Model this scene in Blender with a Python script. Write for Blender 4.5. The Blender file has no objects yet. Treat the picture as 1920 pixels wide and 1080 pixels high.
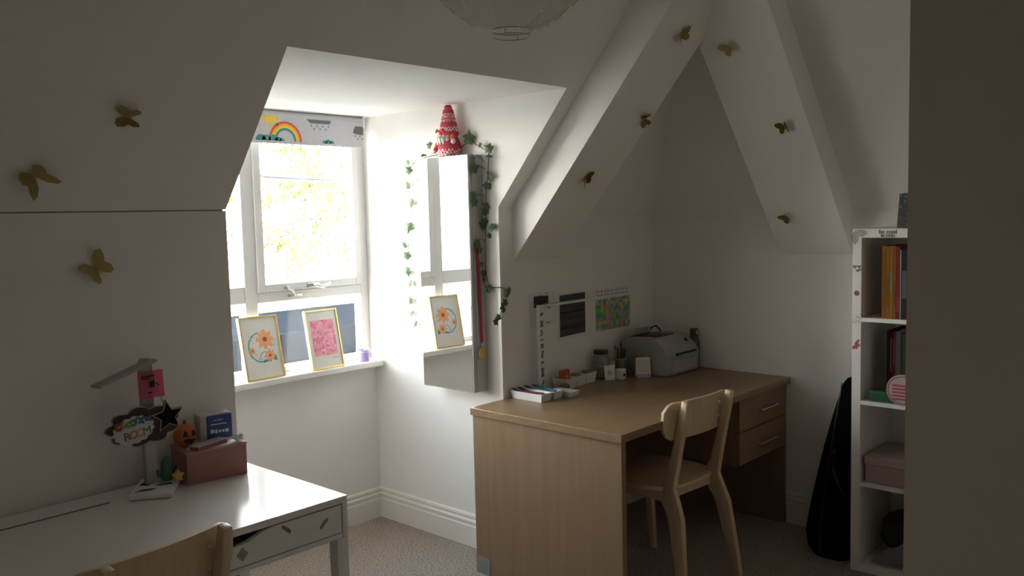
import bpy, bmesh, math, random
from mathutils import Vector, Matrix, Euler
random.seed(7)
scene = bpy.context.scene
COL = scene.collection

# ------------------------------------------------------------------ camera, sky, exposure
cam_d = bpy.data.cameras.new('camera')
cam = bpy.data.objects.new('camera', cam_d)
COL.objects.link(cam)
cam_d.sensor_width = 36.0
cam_d.lens = 36.0 * 1626.0 / 1920.0
cam_d.clip_start = 0.02
cam_d.clip_end = 300
RM = ((0.67457935, 0.07675936, -0.73420073, 0.0),
      (-0.73780078, 0.03730453, -0.67398693, 0.0),
      (-0.02434579, 0.99635153, 0.08179799, 1.555),
      (0, 0, 0, 1))
cam.matrix_world = Matrix(RM)
scene.camera = cam

world = bpy.data.worlds.new('sky')
scene.world = world
world.use_nodes = True
nt = world.node_tree
bg = nt.nodes['Background']
bg.inputs[1].default_value = 36.0
_tc = nt.nodes.new('ShaderNodeTexCoord')
_sp = nt.nodes.new('ShaderNodeSeparateXYZ')
_rp = nt.nodes.new('ShaderNodeValToRGB')              # hazy bright sky: pale near the horizon, bluer and dimmer overhead
for _p, _c in ((0.0, (1.0, 0.96, 0.90)), (0.22, (0.74, 0.735, 0.72)), (0.5, (0.25, 0.285, 0.33)), (1.0, (0.13, 0.165, 0.225))):
    _e = _rp.color_ramp.elements.new(_p) if 0 < _p < 1 else _rp.color_ramp.elements[0 if _p == 0 else -1]
    _e.color = (*_c, 1)
nt.links.new(_tc.outputs['Generated'], _sp.inputs[0])
nt.links.new(_sp.outputs[2], _rp.inputs[0])
nt.links.new(_rp.outputs[0], bg.inputs[0])

sun_d = bpy.data.lights.new('sun', 'SUN')
sun_d.energy = 1.5
sun_d.angle = math.radians(2)
sun_d.color = (1.0, 0.95, 0.86)
sun = bpy.data.objects.new('sun', sun_d)
COL.objects.link(sun)
sun.location = (-6, -10, 14)
sun.rotation_euler = Vector((0.35, 0.60, -0.72)).to_track_quat('-Z', 'Y').to_euler()

portal_d = bpy.data.lights.new('window_portal', 'AREA')
portal_d.shape = 'RECTANGLE'
portal_d.size = 1.34
portal_d.size_y = 1.26
portal_d.cycles.is_portal = True
portal = bpy.data.objects.new('window_portal', portal_d)
COL.objects.link(portal)
portal.location = (2.155, 3.67, 1.45)
portal.rotation_euler = (math.radians(-90), 0, 0)

vs = scene.view_settings
vs.view_transform = 'Standard'
vs.look = 'None'
vs.gamma = 1.0
vs.use_curve_mapping = False
vs.exposure = 0.22
scene.cycles.max_bounces = 14
scene.cycles.diffuse_bounces = 7
scene.cycles.transparent_max_bounces = 24

# ------------------------------------------------------------------ helpers: materials
MATS = {}
def mat(name, color, rough=0.6, metal=0.0, var=0.0, scale=20.0, bump=0.0, bscale=None, coat=0.0, spec=0.5,
        emit=None, sheen=0.0):
    if name in MATS: return MATS[name]
    m = bpy.data.materials.new(name); m.use_nodes = True
    nt = m.node_tree; b = nt.nodes['Principled BSDF']
    c = (*color, 1)
    b.inputs['Base Color'].default_value = c
    b.inputs['Roughness'].default_value = rough
    b.inputs['Metallic'].default_value = metal
    b.inputs['Specular IOR Level'].default_value = spec
    b.inputs['Coat Weight'].default_value = coat
    b.inputs['Sheen Weight'].default_value = sheen
    if emit:
        b.inputs['Emission Color'].default_value = (*emit[:3], 1); b.inputs['Emission Strength'].default_value = emit[3]
    tc = nt.nodes.new('ShaderNodeTexCoord')
    n = nt.nodes.new('ShaderNodeTexNoise'); n.inputs['Scale'].default_value = scale; n.inputs['Detail'].default_value = 4
    nt.links.new(tc.outputs['Object'], n.inputs['Vector'])
    v = max(var, 0.03)
    mx = nt.nodes.new('ShaderNodeMix'); mx.data_type = 'RGBA'
    mx.inputs['A'].default_value = tuple(max(0, x * (1 - v)) for x in color) + (1,)
    mx.inputs['B'].default_value = tuple(min(1, x * (1 + v)) for x in color) + (1,)
    nt.links.new(n.outputs['Fac'], mx.inputs['Factor'])
    nt.links.new(mx.outputs['Result'], b.inputs['Base Color'])
    if bump:
        n2 = nt.nodes.new('ShaderNodeTexNoise'); n2.inputs['Scale'].default_value = bscale or scale * 4
        nt.links.new(tc.outputs['Object'], n2.inputs['Vector'])
        bp = nt.nodes.new('ShaderNodeBump'); bp.inputs['Strength'].default_value = bump; bp.inputs['Distance'].default_value = 0.004
        nt.links.new(n2.outputs['Fac'], bp.inputs['Height']); nt.links.new(bp.outputs['Normal'], b.inputs['Normal'])
    MATS[name] = m
    return m

def ramp_mat(name, build, rough=0.7):
    m = bpy.data.materials.new(name); m.use_nodes = True
    nt = m.node_tree; b = nt.nodes['Principled BSDF']; b.inputs['Roughness'].default_value = rough
    build(nt, b)
    MATS[name] = m
    return m

def set_ramp(r, stops, const=False):
    cr = r.color_ramp
    if const: cr.interpolation = 'CONSTANT'
    while len(cr.elements) < len(stops): cr.elements.new(0.5)
    for e, (p, c) in zip(cr.elements, stops):
        e.position = p; e.color = (*c, 1)

def wood(name, c1, c2, scale, rough=0.45):
    def build(nt, b):
        tc = nt.nodes.new('ShaderNodeTexCoord'); mp = nt.nodes.new('ShaderNodeMapping')
        mp.inputs['Scale'].default_value = scale
        n = nt.nodes.new('ShaderNodeTexNoise'); n.inputs['Scale'].default_value = 1.0; n.inputs['Detail'].default_value = 6
        n.inputs['Distortion'].default_value = 0.6
        r = nt.nodes.new('ShaderNodeValToRGB'); set_ramp(r, [(0.3, c1), (0.7, c2)])
        nt.links.new(tc.outputs['Object'], mp.inputs['Vector']); nt.links.new(mp.outputs['Vector'], n.inputs['Vector'])
        nt.links.new(n.outputs['Fac'], r.inputs['Fac']); nt.links.new(r.outputs['Color'], b.inputs['Base Color'])
        bp = nt.nodes.new('ShaderNodeBump'); bp.inputs['Strength'].default_value = 0.08; bp.inputs['Distance'].default_value = 0.002
        nt.links.new(n.outputs['Fac'], bp.inputs['Height']); nt.links.new(bp.outputs['Normal'], b.inputs['Normal'])
    return ramp_mat(name, build, rough)

# ------------------------------------------------------------------ helpers: meshes
OFF = {}
def NB(): return bmesh.new()

def bx(bm, x0, x1, y0, y1, z0, z1, bev=0.0, seg=2):
    t = bmesh.new()
    bmesh.ops.create_cube(t, size=1)
    for v in t.verts:
        v.co = Vector(((x0 + x1) / 2 + v.co.x * (x1 - x0), (y0 + y1) / 2 + v.co.y * (y1 - y0), (z0 + z1) / 2 + v.co.z * (z1 - z0)))
    if bev: bmesh.ops.bevel(t, geom=t.edges[:], offset=bev, segments=seg, profile=0.5, affect='EDGES')
    merge(bm, t); return bm

def merge(bm, t, M=None):
    if M is not None: t.transform(M)
    me = bpy.data.meshes.new('t'); t.to_mesh(me); t.free(); bm.from_mesh(me); bpy.data.meshes.remove(me)

def prism(bm, pts, axis, a0, a1, bev=0.0):
    """polygon pts (2-D) extruded along axis 0/1/2; the 2-D axes are the remaining ones in order"""
    t = bmesh.new()
    def mk(p, a):
        q = [0, 0, 0]; o = [i for i in range(3) if i != axis]
        q[o[0]], q[o[1]], q[axis] = p[0], p[1], a
        return t.verts.new(q)
    A = [mk(p, a0) for p in pts]; B = [mk(p, a1) for p in pts]
    t.faces.new(A); t.faces.new(B[::-1])
    n = len(pts)
    for i in range(n): t.faces.new((A[i], B[i], B[(i + 1) % n], A[(i + 1) % n]))
    bmesh.ops.recalc_face_normals(t, faces=t.faces[:])
    if bev: bmesh.ops.bevel(t, geom=t.edges[:], offset=bev, segments=2, profile=0.5, affect='EDGES')
    merge(bm, t); return bm

def lathe(bm, prof, c=(0, 0, 0), n=24, sx=1, sy=1, cap=True):
    rings = []
    for r, z in prof:
        rings.append([bm.verts.new((c[0] + r * sx * math.cos(2 * math.pi * k / n), c[1] + r * sy * math.sin(2 * math.pi * k / n), c[2] + z)) for k in range(n)])
    for a, b in zip(rings, rings[1:]):
        for k in range(n): bm.faces.new((a[k], a[(k + 1) % n], b[(k + 1) % n], b[k]))
    if cap:
        bm.faces.new(rings[0][::-1]); bm.faces.new(rings[-1])
    return bm

def tube(bm, pts, r, n=8, cap=True):
    pts = [Vector(p) for p in pts]; rings = []
    rr = r if isinstance(r, (list, tuple)) else [r] * len(pts)
    up = Vector((0.31, 0.17, 0.93)).normalized()
    for i, p in enumerate(pts):
        d = (pts[min(i + 1, len(pts) - 1)] - pts[max(i - 1, 0)]).normalized()
        a = d.cross(up)
        if a.length < 1e-4: a = d.cross(Vector((1, 0, 0)))
        a.normalize(); b = d.cross(a)
        rings.append([bm.verts.new(p + rr[i] * (math.cos(2 * math.pi * k / n) * a + math.sin(2 * math.pi * k / n) * b)) for k in range(n)])
    for A, B in zip(rings, rings[1:]):
        for k in range(n): bm.faces.new((A[k], A[(k + 1) % n], B[(k + 1) % n], B[k]))
    if cap:
        bm.faces.new(rings[0][::-1]); bm.faces.new(rings[-1])
    return bm

def ring(bm, c, R, r, n=32, m=6, axis=2):
    vs_ = []
    for i in range(n):
        a = 2 * math.pi * i / n; row = []
        for j in range(m):
            b = 2 * math.pi * j / m
            p = [(R + r * math.cos(b)) * math.cos(a), (R + r * math.cos(b)) * math.sin(a), r * math.sin(b)]
            if axis == 1: p = [p[0], p[2], p[1]]
            if axis == 0: p = [p[2], p[0], p[1]]
            row.append(bm.verts.new((c[0] + p[0], c[1] + p[1], c[2] + p[2])))
        vs_.append(row)
    for i in range(n):
        for j in range(m): bm.faces.new((vs_[i][j], vs_[(i + 1) % n][j], vs_[(i + 1) % n][(j + 1) % m], vs_[i][(j + 1) % m]))
    return bm

def blob(bm, c, r, n=16, m=10):
    t = bmesh.new(); bmesh.ops.create_uvsphere(t, u_segments=n, v_segments=m, radius=1)
    for v in t.verts: v.co = Vector((c[0] + v.co.x * r[0], c[1] + v.co.y * r[1], c[2] + v.co.z * r[2]))
    merge(bm, t); return bm

def rot(bm, M): bm.transform(M); return bm
def rz(a, c): return Matrix.Translation(c) @ Matrix.Rotation(a, 4, 'Z') @ Matrix.Translation(-Vector(c))

def obj(name, bm, m, parent=None, smooth=None):
    """one mesh object; geometry given in world space is shifted into the parent's frame"""
    off = OFF.get(parent.name, Vector((0, 0, 0))) if parent else Vector((0, 0, 0))
    bmesh.ops.recalc_face_normals(bm, faces=bm.faces[:])
    if off.length: bmesh.ops.translate(bm, verts=bm.verts[:], vec=-off)
    me = bpy.data.meshes.new(name); bm.to_mesh(me); bm.free()
    me.materials.append(m)
    o = bpy.data.objects.new(name, me); COL.objects.link(o)
    if smooth:
        me.polygons.foreach_set('use_smooth', [True] * len(me.polygons))
        me.set_sharp_from_angle(angle=math.radians(smooth))
    if parent: o.parent = parent
    OFF[o.name] = off
    return o

def tag(o, label, cat, group=None, kind=None):
    o['label'] = label; o['category'] = cat
    if group: o['group'] = group
    if kind: o['kind'] = kind
    return o

def thing(name, label, cat, loc=(0, 0, 0), group=None):
    o = bpy.data.objects.new(name, None); COL.objects.link(o)
    o.empty_display_size = 0.05
    o.location = loc; OFF[o.name] = Vector(loc)
    return tag(o, label, cat, group)

def lone(name, bm, m, label, cat, group=None, smooth=None):
    """a thing that is one mesh, its origin at its base"""
    xs = [v.co for v in bm.verts]
    c = Vector(((min(v.x for v in xs) + max(v.x for v in xs)) / 2, (min(v.y for v in xs) + max(v.y for v in xs)) / 2, min(v.z for v in xs)))
    bmesh.ops.translate(bm, verts=bm.verts[:], vec=-c)
    o = obj(name, bm, m, None, smooth); o.location = c
    OFF[o.name] = c
    return tag(o, label, cat, group)

def struct(name, bm, m, parent=None, label=None, smooth=None):
    o = obj(name, bm, m, parent, smooth)
    if not parent: o['kind'] = 'structure'
    if label: o['label'] = label
    return o

def copy_tree(o, parent=None):
    c = o.copy(); COL.objects.link(c); c.parent = parent
    for ch in o.children: copy_tree(ch, c)
    return c

def text_bm(s, size, extrude=0.0006):
    cu = bpy.data.curves.new('txt', 'FONT'); cu.body = s; cu.size = size; cu.extrude = extrude
    cu.align_x = 'CENTER'; cu.align_y = 'CENTER'; cu.offset = 0.0
    t = bpy.data.objects.new('txt', cu); COL.objects.link(t)
    bpy.context.view_layer.update()
    dg = bpy.context.evaluated_depsgraph_get()
    me = bpy.data.meshes.new_from_object(t.evaluated_get(dg))
    bm = bmesh.new(); bm.from_mesh(me)
    bpy.data.objects.remove(t); bpy.data.curves.remove(cu); bpy.data.meshes.remove(me)
    return bm
# frames that stand text / flat outlines (drawn in local xy) upright
FACE_NY = Matrix(((1, 0, 0, 0), (0, 0, -1, 0), (0, 1, 0, 0), (0, 0, 0, 1)))          # facing -y, x to the right
FACE_NX = Matrix(((0, 0, -1, 0), (-1, 0, 0, 0), (0, 1, 0, 0), (0, 0, 0, 1)))         # facing -x, right = -y

def flat(bm, pts, th=0.001, M=None):
    """outline in xy, extruded th in z, then placed by M"""
    t = bmesh.new(); prism(t, pts, 2, 0, th); merge(bm, t, M); return bm
def circ(r, n=20, c=(0, 0), a0=0.0, a1=2 * math.pi):
    k = n if abs(a1 - a0 - 2 * math.pi) < 1e-6 else n + 1
    return [(c[0] + r * math.cos(a0 + (a1 - a0) * i / n), c[1] + r * math.sin(a0 + (a1 - a0) * i / n)) for i in range(k)]
def arc_band(r0, r1, a0, a1, n=20, c=(0, 0)):
    return circ(r1, n, c, a0, a1) + circ(r0, n, c, a0, a1)[::-1]

def frame(bm, x0, x1, y0, y1, z0, z1, l, r, b, t, bev=0.0):
    bx(bm, x0, x0 + l, y0, y1, z0, z1, bev); bx(bm, x1 - r, x1, y0, y1, z0, z1, bev)
    e = 0.0002
    bx(bm, x0 + l + e, x1 - r - e, y0 + e, y1 - e, z0, z0 + b, bev); bx(bm, x0 + l + e, x1 - r - e, y0 + e, y1 - e, z1 - t, z1, bev)
    return bm

# ------------------------------------------------------------------ shared materials
M_wall = mat('white_wall_paint', (0.87, 0.85, 0.815), 0.85, var=0.03, scale=6, bump=0.15, bscale=220)
M_ceil = mat('white_ceiling_paint', (0.87, 0.85, 0.815), 0.88, var=0.03, scale=5, bump=0.12, bscale=200)
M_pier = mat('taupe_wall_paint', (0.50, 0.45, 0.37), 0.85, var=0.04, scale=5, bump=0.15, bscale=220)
M_gloss = mat('white_gloss_trim', (0.82, 0.79, 0.74), 0.35, var=0.02, scale=8)
M_upvc = mat('white_window_frame', (0.66, 0.65, 0.635), 0.35, var=0.03, scale=9)
M_white = mat('white_laminate', (0.80, 0.785, 0.76), 0.22, var=0.015, scale=8)
M_wplast = mat('white_plastic', (0.78, 0.78, 0.77), 0.4, var=0.02)
M_black = mat('black_plastic', (0.015, 0.015, 0.016), 0.45)
M_ink = mat('black_ink', (0.02, 0.02, 0.022), 0.7)
M_steel = mat('brushed_steel', (0.62, 0.61, 0.58), 0.32, 1.0, var=0.05)
M_paper = mat('white_paper', (0.80, 0.79, 0.77), 0.8, var=0.02)
M_gold = mat('gold_frame_metal', (0.80, 0.60, 0.22), 0.35, 0.6, var=0.05)
M_joint = mat('grey_joint', (0.30, 0.28, 0.26), 0.9)
M_seam = mat('dark_joint', (0.10, 0.09, 0.08), 0.9)

def carpet_build(nt, b):
    tc = nt.nodes.new('ShaderNodeTexCoord')
    n = nt.nodes.new('ShaderNodeTexNoise'); n.inputs['Scale'].default_value = 110; n.inputs['Detail'].default_value = 3
    v = nt.nodes.new('ShaderNodeTexVoronoi'); v.inputs['Scale'].default_value = 160
    r = nt.nodes.new('ShaderNodeValToRGB')
    set_ramp(r, [(0.25, (0.13, 0.10, 0.075)), (0.45, (0.36, 0.30, 0.25)), (0.62, (0.46, 0.40, 0.34)), (0.8, (0.62, 0.56, 0.48))])
    nt.links.new(tc.outputs['Object'], n.inputs['Vector']); nt.links.new(tc.outputs['Object'], v.inputs['Vector'])
    nt.links.new(n.outputs['Fac'], r.inputs['Fac']); nt.links.new(r.outputs['Color'], b.inputs['Base Color'])
    bp = nt.nodes.new('ShaderNodeBump'); bp.inputs['Strength'].default_value = 0.9; bp.inputs['Distance'].default_value = 0.006
    nt.links.new(v.outputs['Distance'], bp.inputs['Height']); nt.links.new(bp.outputs['Normal'], b.inputs['Normal'])
M_carpet = ramp_mat('speckled_carpet', carpet_build, 0.95)
M_oak = wood('oak_veneer', (0.232, 0.142, 0.075), (0.278, 0.176, 0.096), (2.5, 40, 40), 0.36)
M_oak_v = wood('oak_veneer_upright', (0.232, 0.146, 0.082), (0.272, 0.178, 0.102), (30, 30, 1.6))
M_birch = wood('birch_wood', (0.58, 0.42, 0.27), (0.68, 0.52, 0.35), (40, 40, 4), 0.4)

def glass_mat():
    m = bpy.data.materials.new('window_glass'); m.use_nodes = True; nt = m.node_tree; nt.nodes.clear()
    o = nt.nodes.new('ShaderNodeOutputMaterial'); t = nt.nodes.new('ShaderNodeBsdfTransparent'); g = nt.nodes.new('ShaderNodeBsdfGlossy')
    g.inputs['Roughness'].default_value = 0.02; t.inputs['Color'].default_value = (0.96, 0.97, 0.96, 1)
    lw = nt.nodes.new('ShaderNodeLayerWeight'); lw.inputs['Blend'].default_value = 0.5
    pw = nt.nodes.new('ShaderNodeMath'); pw.operation = 'POWER'; pw.inputs[1].default_value = 5; nt.links.new(lw.outputs['Facing'], pw.inputs[0])
    f = nt.nodes.new('ShaderNodeMath'); f.operation = 'MULTIPLY_ADD'; f.inputs[1].default_value = 0.6; f.inputs[2].default_value = 0.02; nt.links.new(pw.outputs[0], f.inputs[0])
    mx = nt.nodes.new('ShaderNodeMixShader'); nt.links.new(f.outputs[0], mx.inputs[0])
    nt.links.new(t.outputs[0], mx.inputs[1]); nt.links.new(g.outputs[0], mx.inputs[2]); nt.links.new(mx.outputs[0], o.inputs[0])
    return m
M_glass = glass_mat()

# ------------------------------------------------------------------ the room
XL, XD0, XD1, XB = -1.6, 1.495, 2.815, 4.038      # left wall, dormer cheeks, right wall
YK, YW, YF = 2.655, 3.56, -2.0                    # knee wall, window wall, wall behind the camera
S = 1.18                                          # roof pitch
ZT = 2.75
YO = 3.68                                         # outer face of the dormer
ZD = 2.075                                        # dormer ceiling
def ya(z, zc, s=S): return YK - (z - zc) / s
def xb(z, zc, s=S): return XB - (z - zc) / s

struct('floor', bx(NB(), XL - .3, XB + .3, YF - .3, YW + .3, -0.1, 0.0), M_carpet, label='speckled beige carpet')
struct('wall_left', bx(NB(), XL - .2, XL, YF - .2, YK + .2, 0, ZT), M_wall)
struct('wall_back', bx(NB(), XL, XB + .2, YF - .2, YF, 0, ZT), M_wall)
struct('wall_right', bx(NB(), XB, XB + .2, YF, YK + .3, 0, 1.9), M_wall)
struct('wall_knee', bx(NB(), XL, XD0, YK, YK + .3, 0, 1.598), M_wall)
struct('wall_knee_right', bx(NB(), XD1 + .06, XB + .2, YK, YK + .3, 0, 1.9), M_wall)
struct('wall_dormer_left', bx(NB(), XD0 - .2, XD0, YK + .02, YO, 0, 2.2), M_wall)
struct('wall_dormer_right', bx(NB(), XD1, XD1 + .06, YK, YO, 0, 1.60), M_wall)
# the dormer wall below the window and the lintel above it
w = NB(); bx(w, XD0, XD1, YW, YO, 0, 0.806); bx(w, XD0, XD1, YW + 0.02, YO, 2.068, 2.3)
struct('wall_window', w, M_wall)
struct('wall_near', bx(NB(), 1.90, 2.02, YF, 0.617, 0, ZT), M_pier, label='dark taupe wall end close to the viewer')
# sloping ceiling (solid wedges), open at the dormer
c = NB()
prism(c, [(YK, 1.602), (ya(ZT, 1.6), ZT), (YK + .3, ZT), (YK + .3, 1.602)], 0, XL, XD0)
struct('ceiling_slope', c, M_ceil)
c = NB()
prism(c, [(ya(ZD, 1.6), ZD), (ya(ZT, 1.6), ZT), (YO, ZT), (YO, ZD)], 0, XD0, XD1)
struct('ceiling_dormer', c, M_ceil)
c = NB()
prism(c, [(YK, 1.60), (ya(ZT, 1.6), ZT), (YO, ZT), (YO, 1.60)], 0, XD1, 3.0)
struct('ceiling_slope_strip', c, M_ceil)
c = NB()
prism(c, [(YK, 1.545), (ya(ZT, 1.545, 1.6), ZT), (YK + .1, ZT), (YK + .1, 1.545)], 0, 3.0, XB)
struct('ceiling_hip_recess', c, M_ceil)
c = NB()
prism(c, [(XB, 1.545), (xb(ZT, 1.545, 1.6), ZT), (XB + .1, ZT), (XB + .1, 1.545)], 1, 1.7, YK + .05)
struct('ceiling_hip_recess_right', c, M_ceil)
c = NB()
prism(c, [(XB, 1.552), (xb(ZT, 1.552), ZT), (XB + .1, ZT), (XB + .1, 1.552)], 1, YF, 1.7)
struct('ceiling_slope_right', c, M_ceil)
# boxed-in rafters meeting at the hip
c = NB()
prism(c, [(YK, 1.350), (ya(ZT, 1.350), ZT), (YK + .05, ZT), (YK + .05, 1.350)], 0, 2.903, 3.250)
struct('ceiling_boxed_rafter', c, M_ceil)
c = NB()
prism(c, [(XB, 1.342), (xb(ZT, 1.342), ZT), (XB + .05, ZT), (XB + .05, 1.342)], 1, 1.556, 1.905)
struct('ceiling_boxed_rafter_right', c, M_ceil)
struct('ceiling', bx(NB(), XL - .2, XB + .2, YF - .2, YK + .3, 2.6, 2.9), M_ceil)
struct('wall_joint', bx(NB(), XL, XD0 - .01, YK + .004, YK + .02, 1.59, 1.61), M_joint)

# skirting boards
def skirt(name, p0, p1, nrm):
    prof = [(0, 0), (.018, 0), (.018, .098), (.014, .102), (.014, .112), (.017, .116), (.017, .124), (.008, .130), (.008, .137), (.012, .142), (.009, .152), (0, .156)]
    bm = NB(); A = []; B = []
    for d, z in prof:
        A.append(bm.verts.new((p0[0] + nrm[0] * d, p0[1] + nrm[1] * d, z))); B.append(bm.verts.new((p1[0] + nrm[0] * d, p1[1] + nrm[1] * d, z)))
    for i in range(len(prof)): bm.faces.new((A[i], B[i], B[(i + 1) % len(prof)], A[(i + 1) % len(prof)]))
    bm.faces.new(A); bm.faces.new(B[::-1])
    struct(name, bm, M_gloss)
skirt('baseboard_window', (XD0, YW), (XD1, YW), (0, -1))
skirt('baseboard_dormer', (XD1, YK), (XD1, YW), (-1, 0))
skirt('baseboard_right', (XB, YF), (XB, YK), (-1, 0))
skirt('baseboard_knee', (XL, YK), (XD0, YK), (0, -1))
skirt('baseboard_knee_right', (XD1, YK), (XB, YK), (0, -1))

# window: fixed light left, top-hung casement over a fixed light right
WY0, WY1 = 3.60, 3.66
win = frame(NB(), XD0, XD1, WY0, WY1, .838, 2.07, .055, .050, .028, .05, .003)
window = struct('window_1', win, M_upvc)
obj('mullion', bx(NB(), 2.10, 2.165, WY0 - .004, WY1, .8665, 2.0195, .003), M_upvc, window)
obj('transom', bx(NB(), XD0 + .0555, 2.0995, WY0 - .002, WY1, 1.185, 1.262, .004), M_upvc, window)
obj('transom', bx(NB(), 2.1655, XD1 - .0505, WY0 - .002, WY1, 1.18, 1.2285, .004), M_upvc, window)
cs = NB(); X0, X1, Z0, Z1 = 2.165, 2.762, 1.222, 2.02
frame(cs, X0 + .001, X1, WY0 - .014, WY0 + .03, Z0 + .008, Z1 - .002, .038, .034, .036, .04, .003)
casement = obj('casement', cs, M_upvc, window)
obj('bead', bx(NB(), X1 + .0012, X1 + .0028, WY0 - .004, WY0 + .02, 1.24, 2.0), M_seam, window)
def pane(x0, x1, z0, z1, par): obj('pane', bx(NB(), x0, x1, WY0 + .028, WY0 + .034, z0, z1), M_glass, par)
pane(XD0 + .05, 2.105, .862, 1.19, window); pane(XD0 + .05, 2.105, 1.258, 2.03, window)
pane(2.16, XD1 - .05, .862, 1.185, window); pane(2.2, 2.735, 1.26, 1.985, casement)
# casement handle and stay
h = NB(); bx(h, 2.43, 2.50, WY0 - .022, WY0 - .012, 1.236, 1.258, .003); tube(h, [(2.465, WY0 - .02, 1.247), (2.465, WY0 - .045, 1.247), (2.50, WY0 - .05, 1.236), (2.545, WY0 - .05, 1.252)], [.008, .008, .007, .006])
obj('handle', h, M_steel, casement, 40)
h = NB(); bx(h, 2.30, 2.325, WY0 - .022, WY0 - .012, 1.238, 1.254, .003); tube(h, [(2.32, WY0 - .02, 1.246), (2.34, WY0 - .04, 1.225), (2.35, WY0 - .035, 1.205)], .005)
bx(h, 2.325, 2.40, WY0 - .016, WY0 - .004, 1.198, 1.21, .002)
obj('stay', h, M_steel, casement, 40)
h = tube(NB(), [(2.215, WY0 + .05, 1.772), (2.73, WY0 + .05, 1.757)], .009, 10); blob(h, (2.232, WY0 + .05, 1.774), (.022, .014, .018)); obj('outer_bar', h, mat('bar_grey', (.50, .50, .55), .5), casement, 50)
# sill
struct('trim_1', bx(NB(), XD0, XD1 - .004, 3.488, WY0 + .01, .806, .838, .006), M_gloss, label='white window sill board')
struct('trim_2', prism(NB(), [(3.52, .80), (YW, .80), (YW, .806), (3.52, .806)], 0, XD0, XD1 - .004), M_gloss)
# ------------------------------------------------------------------ outside the window
struct('ground_outside', bx(NB(), -40, 60, 6.0, 90, -5.3, -5.0), mat('pale_paving', (0.16, 0.155, 0.14), 0.9, var=0.15, scale=0.8), label='pale ground far below the window')
nb = thing('neighbouring_building', 'slate-blue flat-roofed outbuilding seen through the lower window panes', 'building', (10.5, 15.5, -5.0))
M_slate = mat('slate_blue_cladding', (0.019, 0.0215, 0.025), 0.9, var=0.15, scale=3, spec=0.0)
obj('wall', bx(NB(), 4.5, 17, 14.0, 17, -5.0, -0.62), mat('pale_render', (0.06, 0.063, 0.068), 0.9, var=0.06, scale=2), nb)
obj('parapet', bx(NB(), 4.4, 17.1, 13.6, 17.1, -1.00, -0.44, .03), M_slate, nb)
for k in range(14): obj('batten', bx(NB(), 4.9 + k * .9, 5.0 + k * .9, 13.53, 13.62, -0.99, -0.46, .01), mat('slate_dark', (0.010, 0.012, 0.015), 0.9, spec=0.0), nb)
obj('roof', bx(NB(), 4.0, 17.5, 9.0, 13.59, -1.15, -1.0), mat('pale_roof_felt', (0.15, 0.14, 0.13), 0.9, var=0.12, scale=1.5, spec=0.0), nb)
wn = obj('window', bx(NB(), 8.1, 9.2, 13.9, 14.05, -3.2, -1.8), M_upvc, nb); obj('pane', bx(NB(), 8.18, 9.12, 13.88, 13.93, -3.1, -1.9), M_black, wn)
ph = thing('white_backdrop', 'added pale backdrop block that reads as white glare above the slate-blue roof', 'backdrop', (30, 33, -5.0))  # added pale block, hides the dark ground and burns out to white above the parapet
M_backdrop = mat('backdrop_white', (0.62, 0.60, 0.56), 0.9, var=0.03, scale=1, spec=0.0)
obj('wall', bx(NB(), 8, 60, 30, 36, -5.0, 0.55), M_backdrop, ph)
obj('backdrop_cap', bx(NB(), 7.9, 60.1, 29.9, 36.1, 0.55, 0.75, .03), M_backdrop, ph)
# a leafy tree, mostly lost in the glare
tr = thing('garden_tree', 'pale leafy garden tree behind the upper window pane', 'tree', (13.4, 19.5, -5.0))
t = NB(); tube(t, [(13.4, 19.5, -5), (13.45, 19.5, -1), (13.3, 19.5, 1.6), (13.5, 19.5, 4.0), (13.4, 19.5, 6.5)], [.22, .15, .11, .07, .03], 10)
br = []
for k in range(16):
    a = random.uniform(0, 6.28); z = random.uniform(.2, 5.2); L = random.uniform(.9, 2.3)
    p0 = Vector((13.4, 19.5, z)); p2 = p0 + Vector((L * math.cos(a), L * math.sin(a) * .8, random.uniform(.2, .9))); p1 = (p0 + p2) / 2 + Vector((0, 0, -.1))
    tube(t, [p0, p1, p2], [.06, .04, .015], 6); br.append((p0, p2))
obj('trunk', t, mat('tree_bark', (0.15, 0.14, 0.125), 0.9, var=0.2, scale=6, spec=0.0), tr)
f = NB()
for k in range(1900):
    a, b = random.choice(br); q = a.lerp(b, random.uniform(.45, 1.1)) + Vector((random.gauss(0, .28), random.gauss(0, .28), random.gauss(0, .24)))
    e = Euler((random.uniform(0, 6.3), random.uniform(0, 6.3), random.uniform(0, 6.3))).to_matrix(); s = random.uniform(.05, .10)
    v = [f.verts.new(q + e @ Vector(p) * s) for p in ((-1, 0, 0), (0, -.55, .1), (1.1, 0, 0), (0, .55, .1))]
    f.faces.new(v)
fo = obj('foliage', f, mat('spring_leaves', (0.13, 0.14, 0.050), 0.8, var=0.3, scale=2, spec=0.0), tr); fo['kind'] = 'stuff'

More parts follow.
